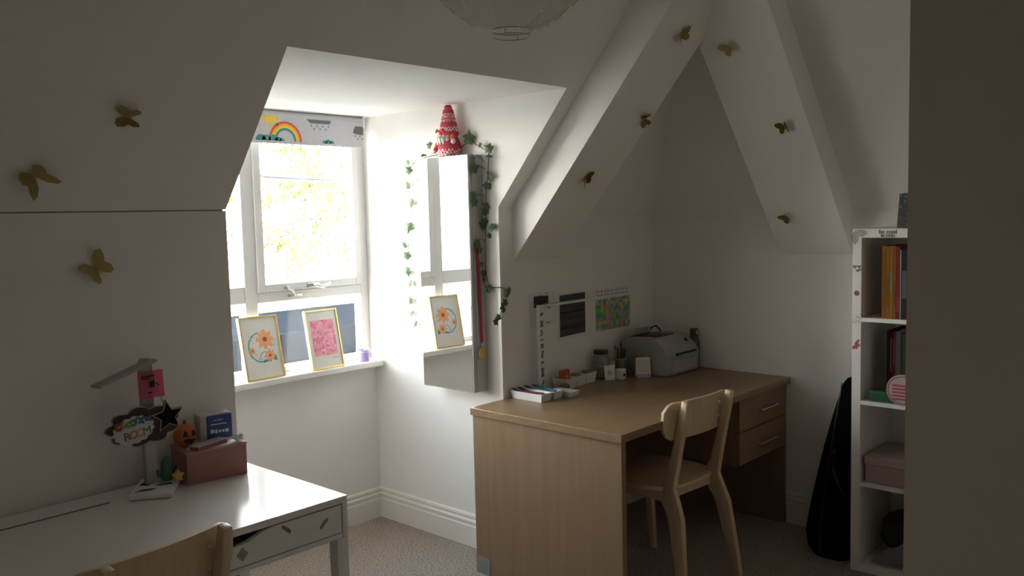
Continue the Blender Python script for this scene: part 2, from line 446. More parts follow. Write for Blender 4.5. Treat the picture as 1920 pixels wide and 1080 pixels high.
# ------------------------------------------------------------------ oak desk
D = thing('oak_desk', 'wide oak-veneer desk with two drawers in the corner under the rafters', 'desk', (3.32, 2.25, 0))
obj('desk_top', bx(NB(), 2.598, 4.034, 1.852, 2.65, .703, .735, .002), M_oak, D)
obj('side_panel', bx(NB(), 2.612, 2.640, 1.862, 2.648, .0, .703, .0015), M_oak_v, D)
obj('side_panel', bx(NB(), 4.000, 4.020, 1.868, 2.636, .0, .703, .0015), M_oak_v, D)
obj('modesty_panel', bx(NB(), 2.640, 4.000, 2.50, 2.52, .22, .703), M_oak_v, D)
pd = NB(); bx(pd, 3.535, 3.553, 1.885, 2.48, .395, .703); bx(pd, 3.553, 4.0, 1.885, 2.48, .395, .413); bx(pd, 3.553, 4.0, 2.46, 2.48, .413, .703)
obj('drawer_carcass', pd, M_oak_v, D)
for z0, z1, zh in ((.552, .699, .628), (.398, .548, .470)):
    d = obj('drawer', bx(NB(), 3.537, 3.998, 1.866, 1.885, z0, z1, .002), M_oak, D)
    hb = NB(); tube(hb, [(3.716, 1.868, zh), (3.716, 1.845, zh)], .006); tube(hb, [(3.865, 1.868, zh), (3.865, 1.845, zh)], .006); tube(hb, [(3.706, 1.843, zh), (3.875, 1.843, zh)], .005)
    obj('handle', hb, M_steel, d, 40)
obj('foot_plate', bx(NB(), 2.609, 2.6125, 2.565, 2.648, .0, .075), mat('grey_foot_metal', (0.33, 0.35, 0.36), 0.4, 0.7), D)

# ------------------------------------------------------------------ chairs
def make_chair(label):
    """origin on the floor under the seat centre, facing +y"""
    t = thing('wooden_chair', label, 'chair', (0, 0, 0), 'matching birch chairs')
    # rounded seat
    out = []
    for k in range(40):
        a = 2 * math.pi * k / 40; ca, sa = math.cos(a), math.sin(a)
        out.append((.215 * math.copysign(abs(ca) ** .62, ca), .01 + .205 * math.copysign(abs(sa) ** .7, sa)))
    s = NB(); prism(s, out, 2, .430, .450, .006)
    for v in s.verts:
        r = (v.co.x / .21) ** 2 + (v.co.y / .2) ** 2
        if v.co.z > .44: v.co.z -= .010 * max(0, 1 - r)
    obj('seat', s, M_birch, t, 40)
    # curved backrest, in front of the posts
    b = NB(); N = 20; rows = []
    for i in range(N + 1):
        u = i / N * 2 - 1; x = .222 * u; y = -.226 + .030 * u * u
        e = max(0, abs(u) - .78) / .22
        zt = .802 - .035 * e ** 2.2; zb = .648 + .05 * e ** 2.2
        row = []
        for th in (0, .013):
            for w_ in range(5):
                z = zb + (zt - zb) * w_ / 4; row.append(b.verts.new((x, y + th - .10 * (z - .72), z)))
        rows.append(row)
    for i in range(N):
        A, B = rows[i], rows[i + 1]
        for w_ in range(4):
            b.faces.new((A[w_], B[w_], B[w_ + 1], A[w_ + 1])); b.faces.new((A[5 + w_], A[6 + w_], B[6 + w_], B[5 + w_]))
        b.faces.new((A[4], B[4], B[9], A[9])); b.faces.new((A[0], A[5], B[5], B[0]))
    for A in (rows[0], rows[-1]):
        for w_ in range(4): b.faces.new((A[w_], A[w_ + 1], A[6 + w_], A[5 + w_]))
    bk = obj('backrest', b, M_birch, t, 45)
    for s_ in (-1, 1):
        # rear post: leaning top, knee at the seat, splayed foot
        pr = [(-.272, .808), (-.246, .814), (-.220, .70), (-.170, .50), (-.140, .455), (-.138, .400), (-.180, .33), (-.258, .0), (-.288, .0), (-.250, .33), (-.205, .445), (-.238, .62), (-.264, .74)]
        p = NB(); prism(p, pr, 0, -.014, .014, .004)
        for v in p.verts:
            v.co.x += s_ * (.155 + .045 * max(0, (.45 - v.co.z) / .45))
        obj('rear_leg', p, M_birch, t, 40)
        pf_ = [(.150, .430), (.205, .430), (.205, .40), (.195, .0), (.172, .0), (.165, .36)]
        p = NB(); prism(p, pf_, 0, -.014, .014, .004)
        for v in p.verts: v.co.x += s_ * (.165 + .04 * (.43 - v.co.z) / .43)
        obj('front_leg', p, M_birch, t, 40)
        r = NB(); bx(r, s_ * .160 - .011, s_ * .160 + .011, -.17, .17, .385, .430, .003); obj('side_rail', r, M_birch, t)
        for z, yy in ((.757, -.219), (.697, -.213)): obj('bolt', blob(NB(), (s_ * .155 + .022 * -s_, yy, z), (.007, .010, .007), 10, 6), M_steel, bk, 60)
    obj('cross_rail', bx(NB(), -.16, .16, -.165, -.145, .39, .43, .003), M_birch, t)
    return t
ch = make_chair('pale birch chair pushed in at the oak desk, back turned to the viewer')
ch.location = (3.115, 2.03, 0); ch.rotation_euler = (0, 0, math.radians(-4))
ch2 = copy_tree(ch)
ch2['label'] = 'pale birch chair at the white desk, only its back rail showing at the bottom edge'
ch2.location = (.862, 2.184, 0); ch2.rotation_euler = (0, 0, math.radians(8))

# ------------------------------------------------------------------ white desk
W = thing('white_desk', 'white desk with one wide drawer along the left wall', 'desk', (.82, 2.34, 0))
AX0, AX1, AY0, AY1 = .163, 1.483, 2.034, 2.634
tp = NB(); bx(tp, AX0, AX1, AY0, 2.520, .740, .760); bx(tp, AX0, AX1, 2.536, AY1, .740, .760); bx(tp, 1.01, AX1, 2.5202, 2.5358, .740, .760)
obj('desk_top', tp, M_white, W)
fr = NB(); bx(fr, AX1 - .018, AX1, AY0, AY1, .6375, .7395); bx(fr, AX0, AX0 + .018, AY0, AY1, .6375, .7395); bx(fr, AX0 + .0185, AX1 - .0185, AY0 + .002, AY0 + .03, .6375, .652); bx(fr, AX0 + .0185, AX1 - .0185, AY1 - .02, AY1 - .0005, .6375, .7395)
obj('apron', fr, M_white, W)
obj('cable_slot', bx(NB(), AX0 + .002, 1.0095, 2.5203, 2.5357, .742, .7575), M_black, W)
obj('bottom_panel', bx(NB(), AX0 + .02, AX1 - .02, AY0 + .03, AY1 - .02, .640, .648), M_white, W)
for x in (AX0, AX1 - .04):
    for y in (AY0, AY1 - .04): obj('leg', bx(NB(), x, x + .04, y, y + .04, 0, .637, .002), M_white, W)
sc = [(AX0 + .022, .655), (AX1 - .022, .655), (AX1 - .022, .736), (1.235, .736), (1.205, .731), (1.165, .716), (1.13, .712), (1.09, .716), (1.05, .731), (1.025, .736), (.622, .736), (.602, .731), (.56, .716), (.52, .712), (.48, .716), (.44, .731), (.41, .736), (AX0 + .022, .736)]
dr = obj('drawer', prism(NB(), sc, 1, AY0 + .001, AY0 + .017), M_white, W)
st = NB(); flat(st, [(0, -.019), (.017, 0), (0, .019), (-.017, 0)], .0008, Matrix.Translation((1.143, AY0 + .001, .687)) @ FACE_NY)
obj('sticker', st, mat('grey_sticker', (0.30, 0.30, 0.29), 0.6, var=0.25, scale=150), dr)
for (x, z, a, cl) in ((1.278, .716, -.75, (.35, .16, .17)), (1.401, .697, .75, (.30, .26, .27))):
    st = NB(); flat(st, [(-.017, -.004), (.017, -.005), (.017, .004), (.004, .006), (-.017, .004)], .0008, Matrix.Translation((x, AY0 + .001, z)) @ FACE_NY @ Matrix.Rotation(a, 4, 'Z'))
    obj('sticker', st, mat('sticker_%.2f' % x, cl, 0.6, var=0.2, scale=150), dr)

# ------------------------------------------------------------------ bookcase
K = thing('bookcase', 'tall narrow white cube bookcase with stickers on its frame', 'bookcase', (3.845, 1.19, 0))
KX, KY0, KY1 = 3.65, .985, 1.405
obj('side', bx(NB(), KX, 4.03, KY1 - .038, KY1, 0, 1.47, .0015), M_white, K)
obj('side', bx(NB(), KX, 4.03, KY0, KY0 + .038, 0, 1.47, .0015), M_white, K)
obj('top_board', bx(NB(), KX + .0005, 4.03, KY0 + .038, KY1 - .038, 1.432, 1.47, .0015), M_white, K)
obj('bottom_board', bx(NB(), KX + .0005, 4.03, KY0 + .038, KY1 - .038, 0, .038, .0015), M_white, K)
SHELF = (.375, .728, 1.081)
for z in SHELF: obj('shelf', bx(NB(), KX + .001, 4.03, KY0 + .038, KY1 - .038, z, z + .017), M_white, K)
def sticker(bm, m, parent, name='sticker'): return obj(name, bm, m, parent)
PK = Matrix.Translation((KX - .0002, 0, 0))
def onk(y, z, a=0): return Matrix.Translation((KX - .0004, y, z)) @ FACE_NX @ Matrix.Rotation(a, 4, 'Z')
M_grey = mat('grey_print', (0.16, 0.16, 0.16), 0.7)
b = NB()
for r in (.010, .017, .024, .031): flat(b, arc_band(r, r + .0028, .5, 4.1, 22), .0006, onk(1.374, 1.432))
sticker(b, M_grey, K)
tb = text_bm('be cool', .024); tb.transform(Matrix.Diagonal((1, 1, 1, 1))); tb.transform(onk(1.262, 1.457)); obj('lettering', tb, M_ink, K)
tb = text_bm('BE KIND', .015); tb.transform(onk(1.262, 1.441)); obj('lettering', tb, M_ink, K)
def heart(s): return [(s * .0625 * 16 * math.sin(t_) ** 3 , s * .0625 * (13 * math.cos(t_) - 5 * math.cos(2 * t_) - 2 * math.cos(3 * t_) - math.cos(4 * t_))) for t_ in [2 * math.pi * k / 24 for k in range(24)]]
b = NB()
for (dy, dz, s) in ((.009, .006, .009), (-.009, .007, .008), (-.003, -.01, .007), (-.012, -.006, .006)): flat(b, heart(s), .0006, onk(1.386 + dy, 1.305 + dz))
sticker(b, M_grey, K)
sticker(flat(NB(), circ(.011), .0006, onk(1.386, 1.20)), mat('red_sticker', (0.30, 0.07, 0.06), 0.6, var=0.4, scale=200), K)
b = NB()
for k in range(26): flat(b, circ(random.uniform(.001, .0025), 6), .0006, onk(1.386 + random.uniform(-.015, .015), 1.095 + random.uniform(-.02, .02)))
sticker(b, mat('pale_brown_sticker', (0.42, 0.30, 0.26), 0.7), K)
dino = [(-.016, -.012), (-.006, -.004), (-.008, .004), (-.002, .008), (.004, .018), (.012, .020), (.014, .014), (.008, .010), (.010, .0), (.016, -.002), (.015, -.008), (.006, -.010), (.004, -.022), (-.002, -.022), (-.003, -.012), (-.010, -.024), (-.016, -.022)]
sticker(flat(NB(), dino, .0006, onk(1.386, .985)), mat('rust_sticker', (0.36, 0.10, 0.07), 0.6), K)

# books: spine faces -x
def book(y0, y1, z0, h, d, color, label, title=None, group='books on the top shelf of the bookcase', x=3.675, cat='book'):
    t = thing('book', label, cat, (x + d / 2, (y0 + y1) / 2, z0), group)
    key = 'cover_%s' % label[:40]
    m = mat(key, color, 0.8, var=0.12, scale=60, spec=0.15)
    cv = NB(); bx(cv, x, x + .004, y0, y1, z0, z0 + h, .001); bx(cv, x + .003, x + d, y0, y0 + .0025, z0, z0 + h); bx(cv, x + .003, x + d, y1 - .0025, y1, z0, z0 + h)
    obj('cover', cv, m, t)
    obj('pages', bx(NB(), x + .004, x + d - .004, y0 + .0025, y1 - .0025, z0 + .004, z0 + h - .004), M_paper, t)
    if title:
        s = NB(); bx(s, x - .0006, x, y0 + .003, y1 - .003, z0 + title[0] * h, z0 + title[1] * h)
        obj('spine_panel', s, mat('spine_%.2f%.2f%.2f' % title[2], title[2], 0.8, spec=0.15), t)
    return t
z = SHELF[2] + .017
YB = 1.293
tops = [((.25, .115, .022), .300, .016, 'mustard-yellow book, leftmost on the top shelf', (.1, .9, (.20, .085, .018))),
        ((.26, .12, .022), .298, .015, 'mustard-yellow book, second from the left on the top shelf', (.15, .6, (.20, .08, .014))),
        ((.27, .13, .026), .300, .014, 'mustard-yellow book with a grey spine panel in mid-row on the top shelf', (.35, .65, (.20, .20, .20))),
        ((.23, .10, .022), .300, .012, 'darker mustard book beside the red one on the top shelf', (.2, .5, (.17, .07, .018))),
        ((.20, .03, .018), .297, .015, 'red book next to the yellow row on the top shelf', (.1, .3, (.28, .06, .04))),
        ((.40, .37, .37), .285, .005, 'thin pale book between the red and black ones on the top shelf', None),
        ((.03, .03, .035), .283, .024, 'black book with silver spine marks on the top shelf', (.3, .7, (.12, .12, .12)))]
for c_, h, w_, lab, ti in tops:
    book(YB - w_, YB - .0006, z, h, .22, c_, lab, ti); YB -= w_
z = SHELF[1] + .017
YB = 1.300
mids = [((.05, .035, .035), .290, .012, 'near-black thin book at the left of the second shelf', None),
        ((.16, .02, .03), .284, .013, 'dark red book on the second shelf', (.4, .9, (.22, .14, .14))),
        ((.26, .035, .05), .287, .010, 'bright crimson book on the second shelf', (.5, .9, (.3, .2, .2))),
        ((.20, .20, .21), .290, .022, 'grey thick book on the second shelf', None),
        ((.05, .06, .05), .280, .030, 'dark thick book at the right of the second shelf', None)]
for c_, h, w_, lab, ti in mids:
    book(YB - w_, YB - .0006, z, h, .2, c_, lab, ti, 'books on the second shelf of the bookcase', 3.76); YB -= w_
g = thing('storage_box', 'small green lidded box on the second shelf', 'box', (3.69, 1.29, z))
obj('body', bx(NB(), 3.665, 3.725, 1.232, 1.335, z, z + .030, .003), mat('green_box', (0.012, 0.075, 0.028), 0.5, var=0.1), g)
obj('lid', bx(NB(), 3.663, 3.727, 1.230, 1.337, z + .030, z + .046, .003), mat('green_lid', (0.014, 0.09, 0.034), 0.5, var=0.1), g)
d = thing('round_plaque', 'round white disc with crimson lettering leaning on the second shelf', 'ornament', (3.68, 1.21, z))
dd = lathe(NB(), [(.062, 0), (.064, .003), (.064, .011), (.062, .014)], n=36); dd.transform(Matrix.Translation((3.657, 1.196, z + .0641)) @ Matrix.Rotation(math.radians(-90), 4, 'Y')); 
obj('disc', dd, mat('disc_white', (0.42, 0.34, 0.34), 0.6), d, 40)
pm = mat('crimson_print', (0.34, 0.05, 0.08), 0.6)
FD = Matrix.Translation((3.6428, 1.196, z + .0641)) @ FACE_NX
rp = NB(); flat(rp, arc_band(.054, .058, 0, 6.2831, 40), .0006, FD)
for k in range(5): flat(rp, [(-.040, .022 - k * .014), (.040 - .01 * (k % 2), .022 - k * .014), (.038, .015 - k * .014), (-.038, .014 - k * .014)], .0006, FD)
obj('print', rp, pm, d)
z = SHELF[0] + .017
px = thing('keepsake_box', 'dusty pink fabric box on the third shelf', 'box', (3.80, 1.25, z))
mp = mat('dusty_pink', (0.42, 0.31, 0.285), 0.8, var=0.06, scale=60)
obj('body', bx(NB(), 3.668, 3.95, 1.06, 1.350, z, z + .080, .003), mp, px)
obj('lid', bx(NB(), 3.664, 3.954, 1.056, 1.354, z + .080, z + .116, .003), mat('dusty_pink_lid', (0.44, 0.33, 0.30), 0.8, var=0.06, scale=60), px)
# bag on the bottom shelf
bg_ = thing('cloth_bag', 'dark cloth bag with a grey-blue flap slumped on the bottom shelf', 'bag', (3.80, 1.24, .038))
bb = NB(); blob(bb, (3.83, 1.200, .148), (.115, .135, .110), 24, 14)
for v in bb.verts:
    v.co.x += .012 * math.sin(v.co.z * 60 + v.co.y * 30); v.co.y += .008 * math.sin(v.co.z * 70); v.co.z = max(v.co.z, .0385)
obj('body', bb, mat('black_cloth', (0.02, 0.02, 0.024), 0.9, bump=0.4, bscale=60), bg_, 60)
fl = NB(); n = 10; G = [[fl.verts.new((3.672 - .012 * math.sin(i / n * 3.1) + .02 * j / n, 1.325 - .20 * i / n - .03 * j / n, .046 + .05 * j / n + .11 * (i / n) * (.3 + .7 * j / n) + .006 * math.sin(i * 2.1 + j))) for j in range(n + 1)] for i in range(n + 1)]
for i in range(n):
    for j in range(n): fl.faces.new((G[i][j], G[i + 1][j], G[i + 1][j + 1], G[i][j + 1]))
bmesh.ops.solidify(fl, geom=fl.faces[:], thickness=.006)
obj('flap', fl, mat('grey_blue_cloth', (0.34, 0.37, 0.43), 0.9, bump=0.3, bscale=80), bg_, 60)
# dark picture leaning on top of the bookcase
pfm = thing('small_picture', 'dark patterned picture leaning on top of the bookcase', 'picture', (3.80, 1.22, 1.47))
A = Matrix.Translation((3.74, 1.18, 1.4705)) @ Matrix.Rotation(math.radians(12), 4, 'Y') @ Matrix.Rotation(math.radians(-20), 4, 'Z') 
q = NB(); bx(q, -.006, .006, -.09, .09, 0.0015, .150, .002); q.transform(A); obj('frame', q, M_black, pfm)
def speck(nt, b):
    tc = nt.nodes.new('ShaderNodeTexCoord'); n = nt.nodes.new('ShaderNodeTexVoronoi'); n.inputs['Scale'].default_value = 60
    r = nt.nodes.new('ShaderNodeValToRGB'); set_ramp(r, [(.0, (.45, .43, .42)), (.28, (.05, .045, .04)), (.6, (.03, .03, .03))])
    nt.links.new(tc.outputs['Object'], n.inputs['Vector']); nt.links.new(n.outputs['Distance'], r.inputs[0]); nt.links.new(r.outputs[0], b.inputs['Base Color'])
q = NB(); bx(q, -.0075, -.0055, -.082, .082, .009, .142); q.transform(A); obj('picture', q, ramp_mat('dark_pattern', speck), pfm)

# ------------------------------------------------------------------ black instrument bag between desk and bookcase
gb = thing('instrument_bag', 'black padded instrument bag standing beside the white bookcase', 'bag', (3.80, 1.53, 0))
s = NB(); prof = [(.0, 1.445, 1.605), (.03, 1.425, 1.640), (.10, 1.42, 1.652), (.22, 1.42, 1.632), (.36, 1.42, 1.603), (.5, 1.42, 1.572), (.64, 1.42, 1.535), (.74, 1.42, 1.505), (.79, 1.425, 1.488), (.81, 1.44, 1.472)]
rows = []
for z, y0, y1 in prof:
    cy, hy = (y0 + y1) / 2, (y1 - y0) / 2; hx = .045 + .055 * (1 - z / .81)
    rows.append([s.verts.new((3.80 + hx * math.copysign(abs(math.cos(a)) ** .6, math.cos(a)), cy + hy * math.copysign(abs(math.sin(a)) ** .6, math.sin(a)), z)) for a in [2 * math.pi * k / 28 for k in range(28)]])
for a, b in zip(rows, rows[1:]):
    for k in range(28): s.faces.new((a[k], a[(k + 1) % 28], b[(k + 1) % 28], b[k]))
s.faces.new(rows[0][::-1]); s.faces.new(rows[-1])
obj('body', s, mat('black_nylon', (0.004, 0.004, 0.005), 0.9, bump=0.2, bscale=300, spec=0.05), gb, 50)
tube_ = NB(); tube(tube_, [(3.703, 1.45, .30), (3.672, 1.47, .36), (3.668, 1.49, .42), (3.70, 1.50, .48), (3.712, 1.50, .50)], .008); obj('handle', tube_, M_black, gb, 60)
zp = NB(); tube(zp, [(3.80 - (.045 + .055 * (1 - z / .81)) * .98, (y0 + y1) / 2 + .03, z) for z, y0, y1 in prof[1:-1]], .004, 6); obj('zip', zp, mat('zip_grey', (.03, .03, .03), .4, .5), gb)
# ------------------------------------------------------------------ roller blind with weather print
RB = thing('roller_blind', 'white roller blind printed with rainbow, sun and rain clouds above the window', 'blind', (2.15, 3.53, 1.925))
BX0, BX1, BY, BZ0, BZ1 = 1.53, 2.765, 3.53, 1.925, 2.045
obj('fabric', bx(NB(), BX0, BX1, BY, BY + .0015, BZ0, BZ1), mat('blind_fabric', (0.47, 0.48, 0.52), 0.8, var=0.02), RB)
t = tube(NB(), [(BX0, BY + .02, 2.052), (BX1, BY + .02, 2.052)], .021, 20); obj('roll', t, MATS['blind_fabric'], RB, 40)
obj('hem_bar', bx(NB(), BX0, BX1, BY - .001, BY + .003, BZ0 - .006, BZ0 + .006, .001), MATS['blind_fabric'], RB)
obj('bracket', bx(NB(), BX1, BX1 + .012, BY, BY + .045, 2.02, 2.0745, .002), M_wplast, RB)
FB = lambda x, z: Matrix.Translation((x, BY - .0002, z)) @ FACE_NY
M_y = mat('print_yellow', (0.72, 0.48, 0.06), 0.8); M_r = mat('print_red', (0.55, 0.07, 0.05), 0.8); M_o = mat('print_orange', (0.75, 0.33, 0.03), 0.8)
M_yg = mat('print_yellow_green', (0.52, 0.55, 0.10), 0.8); M_teal = mat('print_teal', (0.05, 0.26, 0.25), 0.8); M_cl = mat('print_charcoal', (0.12, 0.13, 0.14), 0.8)
def prn(bm, m, par=RB, n='print'): return obj(n, bm, m, par)
b = NB(); flat(b, circ(.034, 16, (0, 0), math.pi, 2 * math.pi), .0005, FB(2.235, 2.046))
for a in (-2.9, -2.25, -1.57, -.9, -.25):
    flat(b, [(.038 * math.cos(a - .22), .038 * math.sin(a - .22)), (.062 * math.cos(a), .062 * math.sin(a)), (.038 * math.cos(a + .22), .038 * math.sin(a + .22))], .0005, FB(2.235, 2.046))
prn(b, M_y)
for (r0, r1, m) in ((.078, .088, M_r), (.068, .078, M_o), (.058, .068, M_y), (.046, .058, M_teal)):
    prn(flat(NB(), arc_band(r0, r1, -.05, math.pi + .05, 26), .0005, FB(2.31, 1.935)), m)
b = NB()
for dx, dz, r in ((-.13, 0, .026), (-.10, .008, .024), (-.066, .006, .026), (-.04, 0, .018), (-.02, 0, .014)): flat(b, circ(r, 14, (0, 0), 0, math.pi), .0008, FB(2.31 + dx, 1.932 + dz * .2))
prn(b, M_teal)
b = NB()
for dx, r in ((-.02, .014), (0, .018), (.02, .014)): flat(b, circ(r, 12, (0, 0), 0, math.pi), .0006, FB(2.55 + dx, 1.932))
prn(b, M_teal)
for cx, cz in ((2.50, 2.03), (2.735, 1.995)):
    b = NB(); flat(b, [(-.07, .012), (.07, .012), (.062, -.006), (-.052, -.006)] if cx < 2.6 else [(-.02, .03), (.028, .03), (.028, -.012), (-.01, -.010), (-.034, -.005), (-.03, .012)], .0005, FB(cx, cz))
    for k in range(7 if cx < 2.6 else 4):
        dx = -.045 + k * .0165 if cx < 2.6 else -.02 + k * .014; dz = -.018 - .014 * (k % 2)
        flat(b, [(0, .008), (.0035, -.002), (0, -.006), (-.0035, -.002)], .0005, FB(cx + dx, cz + dz))
    prn(b, M_cl)

# ------------------------------------------------------------------ framed prints on the sill
def framed(label, x0, y_, w_, h_, lean, turn):
    t = thing('picture_frame', label, 'picture', (x0 + w_ / 2, y_, .838), 'framed prints on the window sill')
    A = Matrix.Translation((x0 + w_ / 2, y_, .8385)) @ Matrix.Rotation(turn, 4, 'Z') @ Matrix.Rotation(-lean, 4, 'X')
    e = .007; f = NB()
    frame(f, -w_ / 2, w_ / 2, -.008, .010, 0, h_, e, e, e, e)
    f.transform(A); obj('frame', f, M_gold, t)
    m = bx(NB(), -w_ / 2 + e, w_ / 2 - e, -.002, .006, e, h_ - e); m.transform(A); obj('mount', m, mat('print_paper', (0.66, 0.64, 0.60), 0.6), t)
    return t, A @ Matrix.Translation((0, -.0022, 0)) @ FACE_NY
F1, P1 = framed('gold-framed print of an orange flower wreath on the window sill', 2.035, 3.512, .207, .292, math.radians(11), math.radians(3))
def flower(c, r, n, k=.35):
    return [(c[0] + r * (1 - k * (.5 - .5 * math.cos(n * a))) * math.cos(a), c[1] + r * (1 - k * (.5 - .5 * math.cos(n * a))) * math.sin(a)) for a in [2 * math.pi * i / (n * 8) for i in range(n * 8)]]
prn(flat(NB(), arc_band(.066, .0705, math.radians(95), math.radians(300), 40, (.0, .148)), .0005, P1), M_teal, F1)
b = NB(); flat(b, arc_band(.024, .0265, .6, 4.6, 24, (.012, .10)), .0005, P1); flat(b, [(.075, .078), (.052, .082), (.070, .105)], .0005, P1); flat(b, [(-.005, .080), (.03, .078), (.01, .09)], .0005, P1); prn(b, M_teal, F1)
M_pe = mat('print_peach', (0.78, 0.36, 0.17), 0.8, var=.15, scale=90); M_pd = mat('print_rust', (0.36, 0.12, 0.06), 0.8)
b = NB()
for c_, r in (((.022, .182), .048), ((.038, .105), .030), ((-.052, .135), .017)): flat(b, flower(c_, r, 8), .0007, P1)
prn(b, M_pe, F1, 'flower')
b = NB()
for c_, r in (((.022, .182), .012), ((.038, .105), .007), ((-.052, .135), .005)): flat(b, circ(r, 12, c_), .001, P1)
prn(b, M_pd, F1, 'flower_centre')
b = NB()
for k in range(26):
    a = random.uniform(0, 6.28); r = random.uniform(.045, .088); flat(b, circ(.0024, 6, (r * math.cos(a) * .95, .15 + r * math.sin(a))), .0005, P1)
prn(b, mat('print_grey_dots', (.25, .24, .26), .8), F1, 'dot')
F2, P2 = framed('gold-framed print with a pink patchwork square on the window sill', 2.388, 3.512, .192, .290, math.radians(11), math.radians(2))
def pinkb(nt, b):
    tc = nt.nodes.new('ShaderNodeTexCoord'); n = nt.nodes.new('ShaderNodeTexVoronoi'); n.inputs['Scale'].default_value = 85; n.distance = 'MANHATTAN'
    r = nt.nodes.new('ShaderNodeValToRGB'); set_ramp(r, [(0, (.62, .16, .26)), (.35, (.72, .27, .36)), (.6, (.76, .36, .44)), (.85, (.80, .50, .55))], True)
    nt.links.new(tc.outputs['Object'], n.inputs['Vector']); nt.links.new(n.outputs['Color'], r.inputs[0]); nt.links.new(r.outputs[0], b.inputs['Base Color'])
prn(flat(NB(), [(-.069, .065), (.069, .065), (.069, .238), (-.069, .238)], .0005, P2), ramp_mat('pink_patchwork', pinkb), F2)
prn(flat(NB(), [(.03, .045), (.07, .046), (.07, .048), (.03, .047)], .0005, P2), M_grey, F2, 'signature')

CN = thing('candle', 'small lilac candle jar at the right end of the window sill', 'candle', (2.715, 3.535, .838))
M_lil = mat('lilac_glass', (0.42, 0.33, 0.62), 0.25, var=0.05)
obj('jar', lathe(NB(), [(.028, 0), (.030, .003), (.034, .055), (.035, .060), (.032, .060), (.030, .045)], (2.715, 3.535, .838), 24), M_lil, CN, 40)
obj('wax', lathe(NB(), [(.030, .040), (.030, .047), (.0, .046)], (2.715, 3.535, .838), 20, cap=False), mat('lilac_wax', (0.6, 0.52, 0.75), 0.5), CN)
obj('ribbon', ring(NB(), (2.715, 3.535, .838 + .050), .0350, .0035, 24), mat('lilac_ribbon', (0.62, 0.56, 0.78), 0.5), CN, 60)
tw = NB(); tube(tw, [(2.715, 3.535, .884), (2.716, 3.535, .90)], .0012, 5); obj('wick', tw, M_ink, CN)
for k, (dx, dz) in enumerate(((-.02, .02), (.018, .022))):
    r = NB(); tube(r, [(2.715, 3.50, .889), (2.715 + dx * .6, 3.497, .889 + dz), (2.715 + dx * 1.2, 3.497, .889 + dz * .6), (2.715, 3.50, .889)], .0022, 6); obj('bow', r, MATS['lilac_ribbon'], CN)

# ------------------------------------------------------------------ mirror cabinet on the dormer cheek
MC = thing('mirror_cabinet', 'tall white wall cabinet with a mirrored door beside the window', 'cabinet', (2.77, 2.92, .765))
CX0, CX1, CY0, CY1, CZ0, CZ1 = 2.722, 2.814, 2.746, 3.085, .765, 1.836
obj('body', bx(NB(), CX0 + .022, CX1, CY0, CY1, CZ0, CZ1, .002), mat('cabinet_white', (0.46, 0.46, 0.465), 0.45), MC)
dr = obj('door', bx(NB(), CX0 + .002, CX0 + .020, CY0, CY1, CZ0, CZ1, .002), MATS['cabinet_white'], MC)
mm = bpy.data.materials.new('mirror_silver'); mm.use_nodes = True; _b = mm.node_tree.nodes['Principled BSDF']
_b.inputs['Base Color'].default_value = (0.86, 0.87, 0.86, 1); _b.inputs['Metallic'].default_value = 1; _b.inputs['Roughness'].default_value = 0.01
obj('mirror', bx(NB(), CX0, CX0 + .003, CY0 + .006, CY1 - .003, CZ0 + .004, CZ1 - .004), mm, dr)
obj('hinge', bx(NB(), CX0 + .004, CX0 + .03, CY1, CY1 + .004, 1.55, 1.60), M_steel, MC)

# ------------------------------------------------------------------ gnome on the cabinet
GX, GY, GZ = 2.764, 2.905, 1.836
G = thing('gnome_figure', 'knitted red and white gnome with a tall pointed hat on the mirror cabinet', 'gnome', (GX, GY, GZ))
def knit(name, stops, lo, hi, checks=70):
    def build(nt, b):
        tc = nt.nodes.new('ShaderNodeTexCoord'); sp = nt.nodes.new('ShaderNodeSeparateXYZ'); mr = nt.nodes.new('ShaderNodeMapRange')
        mr.inputs[1].default_value = lo; mr.inputs[2].default_value = hi
        nt.links.new(tc.outputs['Object'], sp.inputs[0]); nt.links.new(sp.outputs[2], mr.inputs[0])
        r = nt.nodes.new('ShaderNodeValToRGB'); set_ramp(r, stops, True); nt.links.new(mr.outputs[0], r.inputs[0])
        ck = nt.nodes.new('ShaderNodeTexChecker'); ck.inputs['Scale'].default_value = checks
        ck.inputs['Color1'].default_value = (.50, .055, .075, 1); ck.inputs['Color2'].default_value = (.72, .62, .58, 1)
        nt.links.new(tc.outputs['Object'], ck.inputs['Vector'])
        mx = nt.nodes.new('ShaderNodeMix'); mx.data_type = 'RGBA'
        # bands keyed pale take the two-colour knit, the others stay plain red
        sep = nt.nodes.new('ShaderNodeSeparateColor'); nt.links.new(r.outputs[0], sep.inputs[0])
        mt = nt.nodes.new('ShaderNodeMath'); mt.operation = 'GREATER_THAN'; mt.inputs[1].default_value = .3; nt.links.new(sep.outputs[1], mt.inputs[0])
        nt.links.new(mt.outputs[0], mx.inputs['Factor']); nt.links.new(r.outputs[0], mx.inputs['A']); nt.links.new(ck.outputs[0], mx.inputs['B'])
        nt.links.new(mx.outputs['Result'], b.inputs['Base Color'])
    return ramp_mat(name, build, 0.9)
RD, PL = (.50, .055, .075), (.75, .70, .66)
bd = lathe(NB(), [(.030, 0), (.046, .002), (.050, .020), (.050, .045), (.044, .075), (.034, .098), (.022, .108)], (GX, GY, GZ), 28, .95, 1.15)
obj('body', bd, knit('knit_body', [(0, PL), (.30, RD), (.42, (.40, .04, .06)), (.8, RD)], 0, .108, 90), G, 50)
ht = lathe(NB(), [(.043, .096), (.046, .102), (.041, .125), (.033, .165), (.024, .205), (.015, .228), (.012, .232), (.002, .233)], (GX, GY, GZ), 28, .98, 1.08)
